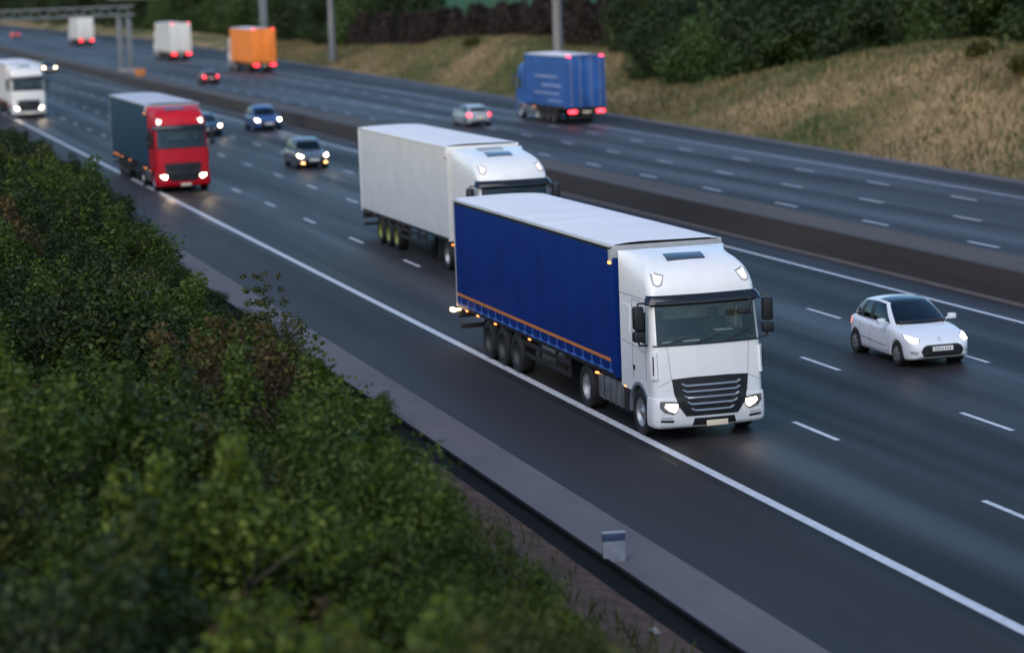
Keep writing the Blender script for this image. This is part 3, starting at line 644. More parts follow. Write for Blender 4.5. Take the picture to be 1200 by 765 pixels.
# ------------------------------------------------------------------ cars
def car(name, x, y, rz, p, label):
    """x,y = middle of the front end on the ground (local x forward)"""
    root = empty(name, (x, y, 0), rz); tag(root, label, 'car')
    L = p.get('L', 3.94); Wd = p.get('W', 1.73)/2; H = p.get('H', 1.52); pm = p['paint']; kx = L/3.94; belt = p.get('belt', .95); r = .31
    fx, rx = -.80*kx, -3.27*kx
    top = p.get('top', [(0, .56), (-.04, .62), (-.12, .68), (-.3, .76), (-.6, .86), (-.9, .92), (-1.15, belt+.01), (-2, belt+.01), (-3.3, belt+.03), (-3.7, belt+.03), (-3.84, belt-.02), (-3.92, belt-.12), (-3.94, belt-.3)])
    wid = [(0, .62), (-.03, .74), (-.1, .84), (-.25, .93), (-.5, .975), (-1.0, .99), (-2, 1.0), (-3.2, .985), (-3.6, .94), (-3.8, .86), (-3.9, .76), (-3.94, .66)]
    xs_ = sorted(set([0, -.015, -.04, -.08, -.14, -.22, -.32, -3.62, -3.72, -3.8, -3.86, -3.9, -3.925, -3.94]+[round(v, 3) for v in np.arange(-.42, -3.62, -.14)]+[round((fx+d)/kx, 3) for d in (-.36, -.34, -.25, -.12, 0, .12, .25, .34, .36)]+[round((rx+d)/kx, 3) for d in (-.36, -.34, -.25, -.12, 0, .12, .25, .34, .36)]), reverse=True)
    V = []; k = 0
    for xo in xs_:
        X = xo*kx; zt = lerp(top[::-1], xo); w = Wd*lerp(wid[::-1], xo); zb = lerp([(-3.94, .38), (-3.85, .26), (-3.6, .19), (-.35, .18), (-.1, .22), (0, .30)], xo)
        za = zb
        for ax in (fx, rx):
            d = X-ax
            if abs(d) < .338: za = max(za, r+.01+math.sqrt(.338**2-d*d)*1.0)
        zs = zt-.03; g = lambda t: za+(zs-za)*t
        # flank levels, fixed heights so the arches cut cleanly
        lev = [za, max(za, zb+.05), max(za+.002, .42 if zs > .5 else za+.3*(zs-za)), max(za+.004, .58 if zs > .64 else za+.6*(zs-za)), max(za+.006, min(.74, zs-.06)), max(za+.008, zs-.05), zs, zt, zt+.02*min(1, -xo*2)]
        wf = [.955, .985, 1.0, 1.0, .985, .955, .90, .62, 0]
        sec = [(0, zb), (w*.80, zb if za == zb else zb)]+[(w*a, b_) for a, b_ in zip(wf, lev)]
        k = len(sec); V += [(X, yy, z) for yy, z in sec]
    nS = len(xs_); NV = len(V); V += [(a, -b_, c) for a, b_, c in V]; F = []
    for i in range(nS-1):
        for j in range(k-1):
            F.append((i*k+j, (i+1)*k+j, (i+1)*k+j+1, i*k+j+1)); F.append((NV+i*k+j, NV+i*k+j+1, NV+(i+1)*k+j+1, NV+(i+1)*k+j))
    F.append(tuple(range(k))+tuple(NV+j for j in range(k-2, 0, -1))); e_ = (nS-1)*k; F.append(tuple(e_+j for j in range(k))+tuple(NV+e_+j for j in range(k-2, 0, -1)))
    B = p.get('base', [(-.96, 0), (-.98, .34), (-1.04, .56), (-1.14, .68), (-1.28, .745), (-1.8, .785), (-2.32, .79), (-2.42, .79), (-3.02, .77), (-3.16, .76), (-3.52, .74), (-3.75, .66), (-3.885, .38), (-3.905, 0)])
    T = p.get('roof', [(-1.72, 0), (-1.74, .26), (-1.80, .44), (-1.88, .52), (-1.98, .555), (-2.2, .575), (-2.42, .58), (-2.5, .58), (-2.88, .575), (-2.98, .57), (-3.22, .54), (-3.36, .46), (-3.42, .26), (-3.43, 0)])
    ARC = p.get('arc', [(-4, -.16), (-3.43, -.12), (-3.2, -.075), (-2.9, -.03), (-2.4, 0), (-2.1, -.01), (-1.9, -.045), (-1.72, -.10), (-1, -.12)])
    vl = [0, .10, .3, .55, .8, .92, 1.0]; zr = H-.04; GV = []; n = len(B)
    for t in vl:
        for (bx, by), (tx, ty) in zip(B, T):
            bul = .045*math.sin(math.pi*t)
            yy = (by+(ty-by)*t+bul*min(1, by/.6))*(Wd/.865); xx = (bx+(tx-bx)*t+(bul*1.3 if bx > -1.3 else 0)-(bul*1.4 if bx < -3.45 else 0))*kx
            zt_ = zr+lerp(ARC, tx)-.015*(abs(ty) > .4); GV.append((xx, yy, belt-.05+(zt_-belt+.05)*t))
    G = []; win = {'windscreen': [], 'side_window': [], 'rear_window': [], 'pillar': []}
    for a in range(len(vl)-1):
        for c in range(n-1):
            q = (a*n+c, a*n+c+1, (a+1)*n+c+1, (a+1)*n+c)
            if 1 <= a < (6 if p.get('glassroof') else 5) and c < 3: win['windscreen'].append(q)
            elif 1 <= a < 5 and (c in (4, 5, 7) or (c == 9 and p.get('six', True))): win['side_window'].append(q)
            elif 1 <= a < 5 and c in (6, 8): win['pillar'].append(q)
            elif 2 <= a < 5 and c >= 11: win['rear_window'].append(q)
            else: G.append(q)
    SS = 7; base_r = len(GV); tr_ = (len(vl)-1)*n; RV = []; RF = []
    for c in range(1, n-1):
        x_, y_, z_ = GV[tr_+c]
        for s in np.linspace(0, 1, 4)[:-1]: RV.append((x_, y_*s, z_+.05*(1-s**2.2)*min(1, (min(c, n-1-c))/3)))
    def ri(c, j): return tr_+c if j == 3 else base_r+(c-1)*3+j
    for c in range(1, n-2):
        for j in range(3): RF.append((ri(c, j), ri(c+1, j), ri(c+1, j+1), ri(c, j+1)))
    RF += [(tr_, ri(1, 0), ri(1, 1)), (tr_, ri(1, 1), ri(1, 2)), (tr_, ri(1, 2), tr_+1)] ; RF += [(tr_+n-1, ri(n-2, 1), ri(n-2, 0)), (tr_+n-1, ri(n-2, 2), ri(n-2, 1)), (tr_+n-1, tr_+n-2, ri(n-2, 2))]
    glass_roof = RF[:3*5]+RF[-6:-3] if p.get('glassroof') else []
    RF = [f for f in RF if f not in glass_roof]
    GA = GV+RV
    def smooth_build(verts, groups):
        """mirror, weld, one round of subdivision, then split by group into objects"""
        nv = len(verts); allv = list(verts)+[(x_, -y_, z_) for x_, y_, z_ in verts]; faces = []; mi = []
        for gi, fs in enumerate(groups):
            for f in fs: faces += [f, tuple(nv+i for i in f[::-1])]; mi += [gi, gi]
        me = bpy.data.meshes.new('t'); me.from_pydata(allv, [], faces); me.polygons.foreach_set('material_index', mi)
        for i in range(len(groups)): me.materials.append(pm)
        bm = bmesh.new(); bm.from_mesh(me); bmesh.ops.delete(bm, geom=[v for v in bm.verts if not v.link_faces], context='VERTS'); bmesh.ops.remove_doubles(bm, verts=bm.verts, dist=1e-4)
        bmesh.ops.recalc_face_normals(bm, faces=bm.faces); bm.to_mesh(me); bm.free()
        o = bpy.data.objects.new('t', me); COL.objects.link(o); md = o.modifiers.new('s', 'SUBSURF'); md.levels = 1
        dg = bpy.context.evaluated_depsgraph_get(); ev = o.evaluated_get(dg).to_mesh(); vv = [tuple(v.co) for v in ev.vertices]; out = []
        for gi in range(len(groups)): out.append([tuple(q.vertices) for q in ev.polygons if q.material_index == gi])
        bpy.data.objects.remove(o); return vv, out
    mb = MB(); v1, o1 = smooth_build(V[:NV], [[f for f in F if max(f) < NV]]); mb.add(v1, o1[0], True)
    # close both ends
    for e0 in (0, (nS-1)*k):
        loop = [V[e0+j] for j in range(k)]; c_ = (loop[0][0]+(.012 if e0 == 0 else -.012), 0, (loop[0][2]+loop[-1][2])/2)
        pl_ = loop+[(a, -b_, c) for a, b_, c in loop[::-1]]; mb.add([(a-(.0 if e0 else .0), b_, c) for a, b_, c in pl_]+[c_], [(i, i+1, len(pl_)) for i in range(len(pl_)-1)]+[(len(pl_)-1, 0, len(pl_))], True)
    v2, o2 = smooth_build(GA, [G+RF, win['windscreen']+glass_roof, win['side_window'], win['rear_window'], win['pillar']])
    mb.add(v2, o2[0], True)
    body = mb.build('body', pm, root, 58)
    q = MB(); q.add(v2, o2[1], True); q.build('windscreen', p.get('glass', TINT), root)
    for sd_ in (1, -1):
        q = MB(); q.add(v2, [f for f in o2[2] if v2[f[0]][1]*sd_ > 0], True); q.build('side_window', SIDEG, root)
    q = MB(); q.add(v2, o2[3], True); q.build('rear_window', p.get('glass', TINT), root)
    for sd_ in (1, -1):
        q = MB(); q.add(v2, [f for f in o2[4] if v2[f[0]][1]*sd_ > 0 and v2[f[0]][0] > -2.75*kx], True); q.build('door_pillar', BLACK, root)
        q = MB(); q.add(v2, [f for f in o2[4] if v2[f[0]][1]*sd_ > 0 and v2[f[0]][0] <= -2.75*kx], True); q.build('door_pillar', BLACK, root)
    if p.get('scale'): root.scale = (p['scale'],)*3
    bv = bvh_of(body)
    # cabin
    it = MB(); it.prism([(-1.15*kx, -.66*Wd/.865), (-3.5*kx, -.6*Wd/.865), (-3.5*kx, .6*Wd/.865), (-1.15*kx, .66*Wd/.865)], 'z', belt+.035, belt+.05)
    it.box(-1.35*kx, -1.1*kx, -.6, .6, belt, belt+.09, .03); it.build('cabin_trim', DASH, root)
    for xx in (-2.15, -3.0):
        for yy in (-.36, .36): it = MB(); it.box(xx*kx-.09, xx*kx+.07, yy-.22, yy+.22, belt-.1, belt+.27, .05); it.box(xx*kx-.07, xx*kx+.03, yy-.11, yy+.11, belt+.25, belt+.40, .03); it.build('seat', SEAT, root)
    zg = .44
    if p.get('front', True):
        gp = [(-.40, .575), (.40, .575), (.50, .53), (.56, .42), (.50, .29), (-.50, .29), (-.56, .42), (-.50, .53)]
        g_ = patch(bv, [(a*Wd/.865, b_) for a, b_ in gp], '+x', .010, BLACK, 'grille', root, rings=5, sub=4)
        for zz in (.49, .37): strip(bv, [(-.5, zz), (.5, zz)], '+x', .015, .008, DASH, 'grille_bar', g_)
        pl = patch(bv, [(-.27, .535), (.27, .535), (.27, .425), (-.27, .425)], '+x', .035, PLATEW, 'number_plate', g_, rings=3)
        if p.get('hero'):
            c = MB(); xp = .0
            for i, yy in enumerate((-.21, -.15, -.09, -.02, .06, .12, .18)):
                q = strip(bv, [(yy, .51), (yy+.012, .45)], '+x', .040, .009, None, None, None, seg=2); c.add(q.v, q.f)
            c.build('plate_characters', BLACK, pl)
            e2 = MB()
            for dz in (0, .045):
                q = strip(bv, [(-.06, .64+dz), (0, .68+dz), (.06, .64+dz)], '+x', .006, .009, None, None, None, seg=3); e2.add(q.v, q.f)
            e2.build('badge', CHROME, root)
            for s in (-1, 1): patch(bv, [(s*.62, .42), (s*.78, .44), (s*.76, .36), (s*.64, .34)], '+x', .006, GREY, 'fog_lamp', root, rings=2)
    for s in (-1, 1):
        if p.get('front', True):
            hp = p.get('hl', [(s*.52, .70), (s*.64, .76), (s*.80, .80), (s*.815, .72), (s*.78, .63), (s*.62, .60)])
            if 'hl' in p: hp = [(s*a, b_) for a, b_ in p['hl']]
            hl = patch(bv, [(a*Wd/.865, b_) for a, b_ in hp], '+x', .010, LENS, 'headlight', root, rings=4, depth=.05)
            cx = sum(a for a, b_ in hp)/len(hp); cz = sum(b_ for a, b_ in hp)/len(hp); sc = p.get('hs', .80)
            patch(bv, [((cx+(a-cx)*sc)*Wd/.865, cz+(b_-cz)*sc) for a, b_ in hp], '+x', .022, p.get('head', HEAD), 'lamp_lens', hl, rings=3, depth=.02)
            if p.get('fog'):
                patch(bv, [(s*.55, .36), (s*.70, .37), (s*.70, .31), (s*.55, .30)], '+x', .02, FOG, 'fog_lamp', root, rings=2)
            if p.get('beam'):
                ld = bpy.data.lights.new('headlight_beam', 'SPOT'); ld.energy = p['beam']; ld.spot_size = R(24); ld.spot_blend = .8; ld.color = (1, .75, .5); ld.shadow_soft_size = .08
                lo = bpy.data.objects.new('headlight_beam', ld); COL.objects.link(lo); lo.parent = hl; lo.location = (.12, s*.66, .66); lo.rotation_euler = Vector((-1, 0, .055)).to_track_quat('Z', 'Y').to_euler()
        tp = [(s*.60, belt-.04), (s*.76, belt-.06), (s*.78, belt-.24), (s*.62, belt-.26)]
        patch(bv, [(a*Wd/.865, b_) for a, b_ in tp], '-x', .012, p.get('tailm', TAILOFF), 'tail_light', root, rings=3, depth=.05)
        mr = MB(); mr.box(-1.50*kx, -1.34*kx, s*(Wd+.10)-.11, s*(Wd+.10)+.09, belt+.02, belt+.16, .045); mr.tube([(-1.42*kx, s*(Wd-.08), belt+.03), (-1.42*kx, s*(Wd+.04), belt+.07)], .025, 6); mr.build('door_mirror', pm, root)
        for ax in (fx, rx):
            wheel(root, ax, s*(Wd-.105), r, .20, s, rim=p.get('rim', CARRIM))
            w = MB(); w.lathe([(.335, -.13), (.335, .10)], (ax, s*(Wd-.17), r), 24); w.lathe([(.335, -.0), (.05, -.0)], (ax, s*(Wd-.30), r), 24); w.build('wheel_arch_liner', BLACK, root)
        gp_ = MB()
        for pts in ([(-1.30, .30), (-1.28, .9)], [(-2.35, .26), (-2.37, .92)], [(-3.0, .50), (-3.05, .92)], [(-1.30, .30), (-2.35, .26)], [(-2.35, .26), (-2.85, .28)]):
            q = strip(bv, [(a*kx, b_) for a, b_ in pts], '+y' if s > 0 else '-y', -.001, .005, None, None, None, seg=6); gp_.add(q.v, q.f)
        gp_.build('door_gap', BLACK, root)
        q = strip(bv, [(-1.45*kx, .42), (-2.9*kx, .50)], '+y' if s > 0 else '-y', .004, .008, mat('trim', (.10, .10, .11), .5), 'side_trim', root)
        hd = MB()
        for xx in (-2.2, -2.92):
            qq = strip(bv, [(xx*kx, .80), ((xx+.14)*kx, .80)], '+y' if s > 0 else '-y', .02, .012, None, None, None, seg=2); hd.add(qq.v, qq.f)
        hd.build('door_handle', pm, root)
    if not p.get('front', True) or p.get('rearplate'):
        patch(bv, [(-.26, .70), (.26, .70), (.26, .59), (-.26, .59)], '-x', .015, PLATE, 'number_plate', root, rings=2)
        patch(bv, [(-.7, .42), (.7, .42), (.66, .30), (-.66, .30)], '-x', .01, BLACK, 'rear_valance', root, rings=3)
    wp = MB()
    for a, b_ in (((-.5, .0), (.05, .0)), ((.05, 0), (.58, 0))):
        pass
    # sills and underside
    us = MB(); us.box(-3.6*kx, -.3*kx, -Wd*.78, Wd*.78, .17, .30); us.build('underbody', BLACK, root)
    return root
car('hatchback_car', -54.35, 26.38, 0, dict(paint=paint('pearl_white', (.74, .77, .82), .22, .03), hero=True, glassroof=True, head=HEADW, glass=glass_mat('blue_glass', (.10, .14, .20), base=.09), tailm=lampm('tail_glow', (1, .25, .2), 1.2, (.5, .03, .03)), H=1.52),
    'small white hatchback with a dark windscreen reaching the roof, beside the lorry')
EST = dict(base=[(-.98, 0), (-.99, .32), (-1.03, .56), (-1.12, .68), (-1.24, .745), (-1.8, .775), (-2.32, .775), (-2.42, .775), (-2.98, .765), (-3.12, .76), (-3.62, .74), (-3.78, .62), (-3.84, .34), (-3.86, 0)],
           roof=[(-1.60, 0), (-1.61, .25), (-1.63, .44), (-1.67, .53), (-1.72, .58), (-2.0, .60), (-2.38, .605), (-2.47, .605), (-3.0, .60), (-3.12, .60), (-3.45, .58), (-3.58, .50), (-3.63, .26), (-3.64, 0)], six=True)
car('estate_car', -131.3, 26.6, 0, dict(paint=paint('grey_blue_paint', (.10, .12, .14), .25), L=4.5, W=1.8, H=1.6, fog=True, head=HEAD, beam=50, **EST), 'grey car with amber fog lamps lit under its headlights, behind the white box lorry')
car('estate_car', -168.5, 31.1, 0, dict(paint=MIDBLUE, scale=1.1, L=4.5, W=1.78, H=1.55, head=HEADW, beam=50, **EST), 'blue car with lit headlights in the lane next to the central barrier')
car('saloon_car', -166.0, 26.6, 0, dict(paint=DARKBLUE, L=4.5, W=1.78, H=1.48, head=HEAD, beam=50), 'dark blue car mostly hidden behind the red lorry cab')
car('saloon_car', -322, 31.3, 0, dict(paint=CHARCOAL, L=4.5, W=1.8, H=1.5, head=HEAD), 'dark car with one headlight showing beyond the white lorry at the picture edge')
car('saloon_car', -160.3, 43.95, PI, dict(paint=SILVER, L=4.5, W=1.8, H=1.45, front=False, tailm=REDL), 'silver car driving away with red tail lights on, above the white box lorry')
for o in [q for q in bpy.data.objects if q.get('label', '').startswith('silver car')]: o.location.x = -160.3-4.5+4.5-4.5
car('saloon_car', -258-4.4, 41.7, PI, dict(paint=REDDARK, L=4.4, W=1.78, H=1.45, front=False, tailm=REDL), 'dark maroon car driving away with bright tail lights, below the orange lorry')
car('saloon_car', -620, 52.0, PI, dict(paint=CHARCOAL, L=4.5, W=1.8, H=1.5, front=False, tailm=REDL), 'farthest car driving away, a red tail light at the far left edge')

# ------------------------------------------------------------------ roadside furniture
GALV = mat('galvanised_steel', (.16, .18, .20), .5, metal=.3, var=.15, scale=1.5)
def gantry():
    root = empty('sign_gantry', (-287, 36.6, 0)); tag(root, 'grey steel sign gantry standing in the central reservation over the near road', 'gantry')
    b = MB(); b.box(-.45, .45, -.9, .9, 0, 1.2, .05); b.build('plinth', mat('plinth_concrete', (.22, .22, .23), .8, var=.2, scale=2), root)
    for yy in (-.55, .55): p = MB(); p.box(-.22, .22, yy-.3, yy+.3, 1.2, 7.3, .03); p.build('leg', GALV, root)
    b = MB()
    for zz in (7.3, 8.3):
        for xx in (-.5, .5): b.box(xx-.1, xx+.1, -26, 1.2, zz-.1, zz+.1)
    for i in range(27):
        y = -26+i
        for xx in (-.5, .5): b.tube([(xx, y, 7.3 if i % 2 else 8.3), (xx, y+1, 8.3 if i % 2 else 7.3)], .05, 5)
        b.box(-.5, .5, y-.04, y+.04, 7.26, 7.34)
    b.box(-.45, .45, -26, 1.2, 7.38, 7.42)
    b.build('truss_beam', GALV, root)
    p = MB(); p.box(-.22, .22, -26.3, -25.7, -.3, 7.3, .03); p.build('leg', GALV, root)
gantry()
def gantry_far():
    root = empty('sign_gantry', (-352, verge_edge(-352)+.9, 0)); tag(root, 'taller grey steel gantry mast behind the orange lorry on the far verge', 'gantry')
    b = MB(); b.box(-.6, .6, -.6, .6, -.2, .5, .05); b.build('plinth', mat('plinth_concrete_far', (.22, .22, .23), .8, var=.2, scale=2), root)
    p = MB(); p.box(-.35, .35, -.5, .5, .5, 10.2, .04); p.build('leg', GALV, root)
    b = MB()
    for zz in (9.0, 10.0):
        for xx in (-.5, .5): b.box(xx-.1, xx+.1, -22, .6, zz-.1, zz+.1)
    for i in range(22):
        for xx in (-.5, .5): b.tube([(xx, -22+i, 9.0 if i % 2 else 10.0), (xx, -21+i, 10.0 if i % 2 else 9.0)], .05, 5)
    b.build('truss_beam', GALV, root)
gantry_far()
cc = MB(); cc.box(-.9, .9, -.5, .5, 0, .75, .08); cc.box(-.95, -.9, -.35, .35, .15, .6, .01); cco = cc.build('crash_cushion', mat('crash_orange', (.45, .16, .04), .6, var=.2, scale=3)); cco.location = (-270, 35.9, .84)
tag(cco, 'low orange brown crash cushion on the central barrier beside the gantry legs', 'crash cushion')
def mast(x, y, h, w, label, lamp=True):
    z = ground_z(x, y)-.1; root = empty('lamp_column', (x, y, z)); tag(root, label, 'lamp column', 'grey masts on the far verge')
    b = MB(); b.tube([(0, 0, 0), (0, 0, 1.4), (0, 0, 1.45), (0, 0, h)], [w*.62, w*.62, w*.5, w*.34], 12); b.build('post', mat('mast_grey', (.17, .17, .18), .6, metal=.2, var=.15, scale=1), root)
    b = MB(); b.box(-w*.7, w*.7, -w*.7, w*.7, -.2, .15, .03); b.build('base_plate', GALV, root)
    b = MB(); b.tube([(0, 0, h-.1), (0, -.8, h+.25), (0, -2.0, h+.35)], .06, 8); b.box(-.16, .16, -2.7, -1.95, h+.28, h+.42, .04); b.build('lamp_arm', GALV, root)
mast(-186, 57.6, 12, .95, 'thick grey lamp column rising behind the blue box lorry')
mast(-306, 65.0, 12, .9, 'slim grey lamp column on the far verge right of the orange lorry')
mp_ = MB(); mp_.box(-.05, .05, -.19, .19, -.05, .36, .012); mpo = mp_.build('marker_post', mat('marker_white', (.22, .235, .28), .6, var=.25, scale=5)); mpo.location = (-38.6, 12.62, 0.03); mpo.rotation_euler = (0, 0, R(-8))
tag(mpo, 'short white marker post with a blue top band at the edge of the concrete strip', 'marker post')
mb_ = MB(); mb_.box(-.054, .054, -.194, .194, .36, .49, .01); mb_.build('blue_band', mat('marker_blue', (.035, .055, .11), .5), mpo)
mb_ = MB(); mb_.box(-.056, .056, -.196, .196, .49, .51, .006); mb_.build('cap', mat('marker_cap', (.3, .32, .35), .5), mpo)

lt = MB(); lt.add([(-.16, -.03, .0), (.0, -.05, .05), (.17, -.02, .01), (.18, .05, .03), (.02, .04, .07), (-.15, .06, .02), (-.16, -.03, -.02), (.0, -.05, .03), (.17, -.02, -.01), (.18, .05, .01), (.02, .04, .05), (-.15, .06, .0)], [(0, 1, 4, 5), (1, 2, 3, 4), (6, 11, 10, 7), (7, 10, 9, 8), (0, 6, 7, 1), (1, 7, 8, 2), (2, 8, 9, 3), (3, 9, 10, 4), (4, 10, 11, 5), (5, 11, 6, 0)])
lto = lt.build('litter', mat('litter_paper', (.2, .2, .2), .7)); lto.location = (-33.6, 11.55, ground_z(-33.6, 11.55)+.06); tag(lto, 'small crumpled white scrap of litter on the bare soil below the black channel', 'litter')
# ------------------------------------------------------------------ vegetation
def leaf_cloud(name, clumps, n, size, mat_, parent, seed, aspect=.55, up=.35, fill=.55):
    g = np.random.default_rng(seed); C = np.array([c[:3] for c in clumps]); Rr = np.array([c[3] for c in clumps]); w = Rr**2; w = w/w.sum()
    idx = g.choice(len(clumps), n, p=w); d = g.normal(size=(n, 3)); d /= np.linalg.norm(d, axis=1)[:, None]
    rad = (fill+(1-fill)*g.random(n)**.6)*Rr[idx]*(1+.16*g.normal(size=n)); P = C[idx]+d*rad[:, None]*np.array([1, 1, .85]); P[:, 2] = np.maximum(P[:, 2], .03)
    nrm = d*.6+g.normal(size=(n, 3))*.55+np.array([0, 0, up]); nrm /= np.linalg.norm(nrm, axis=1)[:, None]
    t = g.normal(size=(n, 3)); t -= nrm*(t*nrm).sum(1)[:, None]; t /= np.linalg.norm(t, axis=1)[:, None]; b = np.cross(nrm, t)
    s = size*(.6+.8*g.random(n)); a = t*s[:, None]; c = b*(s*aspect*.5)[:, None]; fold = nrm*(s*.12)[:, None]
    V = np.empty((n, 4, 3)); V[:, 0] = P-a*.5; V[:, 1] = P+c+fold; V[:, 2] = P+a*.5-nrm*(s*.15)[:, None]; V[:, 3] = P-c+fold
    me = bpy.data.meshes.new(name); me.vertices.add(n*4); me.vertices.foreach_set('co', V.reshape(-1)); me.loops.add(n*4); me.loops.foreach_set('vertex_index', np.arange(n*4, dtype=np.int32))
    me.polygons.add(n); me.polygons.foreach_set('loop_start', np.arange(0, n*4, 4, dtype=np.int32)); me.update(calc_edges=True); me.validate(); me.materials.append(mat_)
    o = bpy.data.objects.new(name, me); COL.objects.link(o)
    if parent: o.parent = parent
    return o
def stems(name, parent, h, r, n, seed, m):
    g = random.Random(seed); mb = MB()
    for i in range(n):
        a = g.uniform(0, 2*PI); q = g.uniform(.2, .75)*r; rr = g.uniform(.018, .04)*max(1, h/3); pts = [(g.uniform(-.1, .1), g.uniform(-.1, .1), -.2)]
        for k in range(1, 5): t = k/4; pts.append((q*t**1.3*math.cos(a)+g.uniform(-.08, .08), q*t**1.3*math.sin(a)+g.uniform(-.08, .08), h*t*g.uniform(.8, .95)))
        mb.tube(pts, [rr*(1-.2*k) for k in range(5)], 5)
        for k in range(3):
            b = g.uniform(0, 2*PI); p = pts[g.randint(2, 3)]; mb.tube([p, (p[0]+.3*r*math.cos(b), p[1]+.3*r*math.sin(b), p[2]+.25*h)], [rr*.5, rr*.15], 4)
    return mb.build(name, m, parent)
BARK = mat('bark', (.05, .038, .028), .9, var=.3, scale=10)
LM = {
 'dark': leaf_mat('leaves_dark_green', [(.011, .019, .004), (.024, .042, .006), (.052, .085, .011)]),
 'mid': leaf_mat('leaves_mid_green', [(.018, .036, .005), (.050, .086, .008), (.125, .165, .017)]),
 'light': leaf_mat('leaves_light_green', [(.028, .050, .006), (.080, .122, .010), (.185, .23, .025)]),
 'brown': leaf_mat('leaves_reddish_brown', [(.032, .019, .009), (.085, .055, .018), (.13, .105, .022)]),
 'olive': leaf_mat('leaves_olive', [(.026, .032, .008), (.070, .078, .014), (.15, .145, .03)]),
 'fard': leaf_mat('far_leaves_dark', [(.008, .018, .005), (.020, .042, .009), (.048, .085, .018)], trans=.15, clump=.25),
 'farm': leaf_mat('far_leaves_green', [(.014, .034, .008), (.038, .078, .015), (.085, .13, .03)], trans=.15, clump=.25),
 'farb': leaf_mat('far_leaves_brown', [(.014, .009, .007), (.026, .017, .013), (.045, .032, .022)], trans=.1, clump=.25),
}
def shrub_proto(kind, seed, r, h, n, size, nc=14, name='shrub', spiky=0):
    root = empty(name); g = random.Random(seed); cl = []
    for i in range(nc):
        a = g.uniform(0, 2*PI); q = r*math.sqrt(g.random())*.75; z = h*(.25+.62*g.random())*(1-.35*(q/r)**2); cl.append((q*math.cos(a), q*math.sin(a), z, g.uniform(.22, .42)*min(r, h*.8)))
    cl += [(r*.5*math.cos(a), r*.5*math.sin(a), h*.22, r*.42) for a in (0, 2.1, 4.2)]
    for i in range(spiky): 
        a = g.uniform(0, 2*PI); q = r*.6*math.sqrt(g.random())
        for k in range(4): cl.append((q*math.cos(a)+.05*k, q*math.sin(a), h*(.8+.11*k), .16*r*(1-.15*k)))
    leaf_cloud('foliage', cl, n, size, LM[kind], root, seed); stems('stem', root, h*.85, r, 6, seed, BARK)
    return root
protos = {}
def place_shrub(key, x, y, sc, label, group, rz=None, name=None, cat='shrub', sink=.1, zs=None):
    k, seed, r, h, n, size, nc, spiky = key
    if key not in protos: o = protos[key] = shrub_proto(k, seed, r, h, n, size, nc, name or 'shrub', spiky)
    else: o = copy_tree(protos[key])
    o.location = (x, y, ground_z(x, y)-sink); o.rotation_euler = (0, 0, random.uniform(0, 6.28) if rz is None else rz); o.scale = (sc, sc, sc if zs is None else zs)
    tag(o, label, cat, group); return o
K = {
 'dark': ('dark', 11, 1.7, 2.2, 15000, .085, 16, 3), 'dark2': ('dark', 12, 1.9, 2.0, 15000, .085, 18, 2), 'mid': ('mid', 13, 1.6, 1.9, 15000, .08, 16, 4), 'mid2': ('mid', 14, 1.8, 2.1, 15000, .08, 18, 2),
 'light': ('light', 15, 1.5, 1.7, 14000, .075, 16, 5), 'olive': ('olive', 16, 1.5, 1.8, 13000, .075, 14, 5), 'brown': ('brown', 17, 1.3, 1.5, 11000, .07, 14, 6), 'thin': ('olive', 18, .8, 2.6, 5200, .07, 12, 6),
}
LBL = {'dark': 'dark green leafy shrub packed into the thicket on the near bank', 'dark2': 'broad dark green shrub packed into the thicket on the near bank', 'mid': 'mid green shrub with upright shoots in the near bank thicket', 'mid2': 'rounded mid green shrub in the near bank thicket',
       'light': 'light yellow green shrub in the near bank thicket', 'olive': 'olive green shrub with loose shoots in the near bank thicket', 'brown': 'reddish brown low shrub at the edge of the near bank thicket'}
def proj(X, Y, Z):
    d = Vector((X, Y, Z-CAM_H)); z = d.dot(fw); return 600+F_PX*d.dot(r2)/z, 382.5-F_PX*d.dot(u2)/z, z
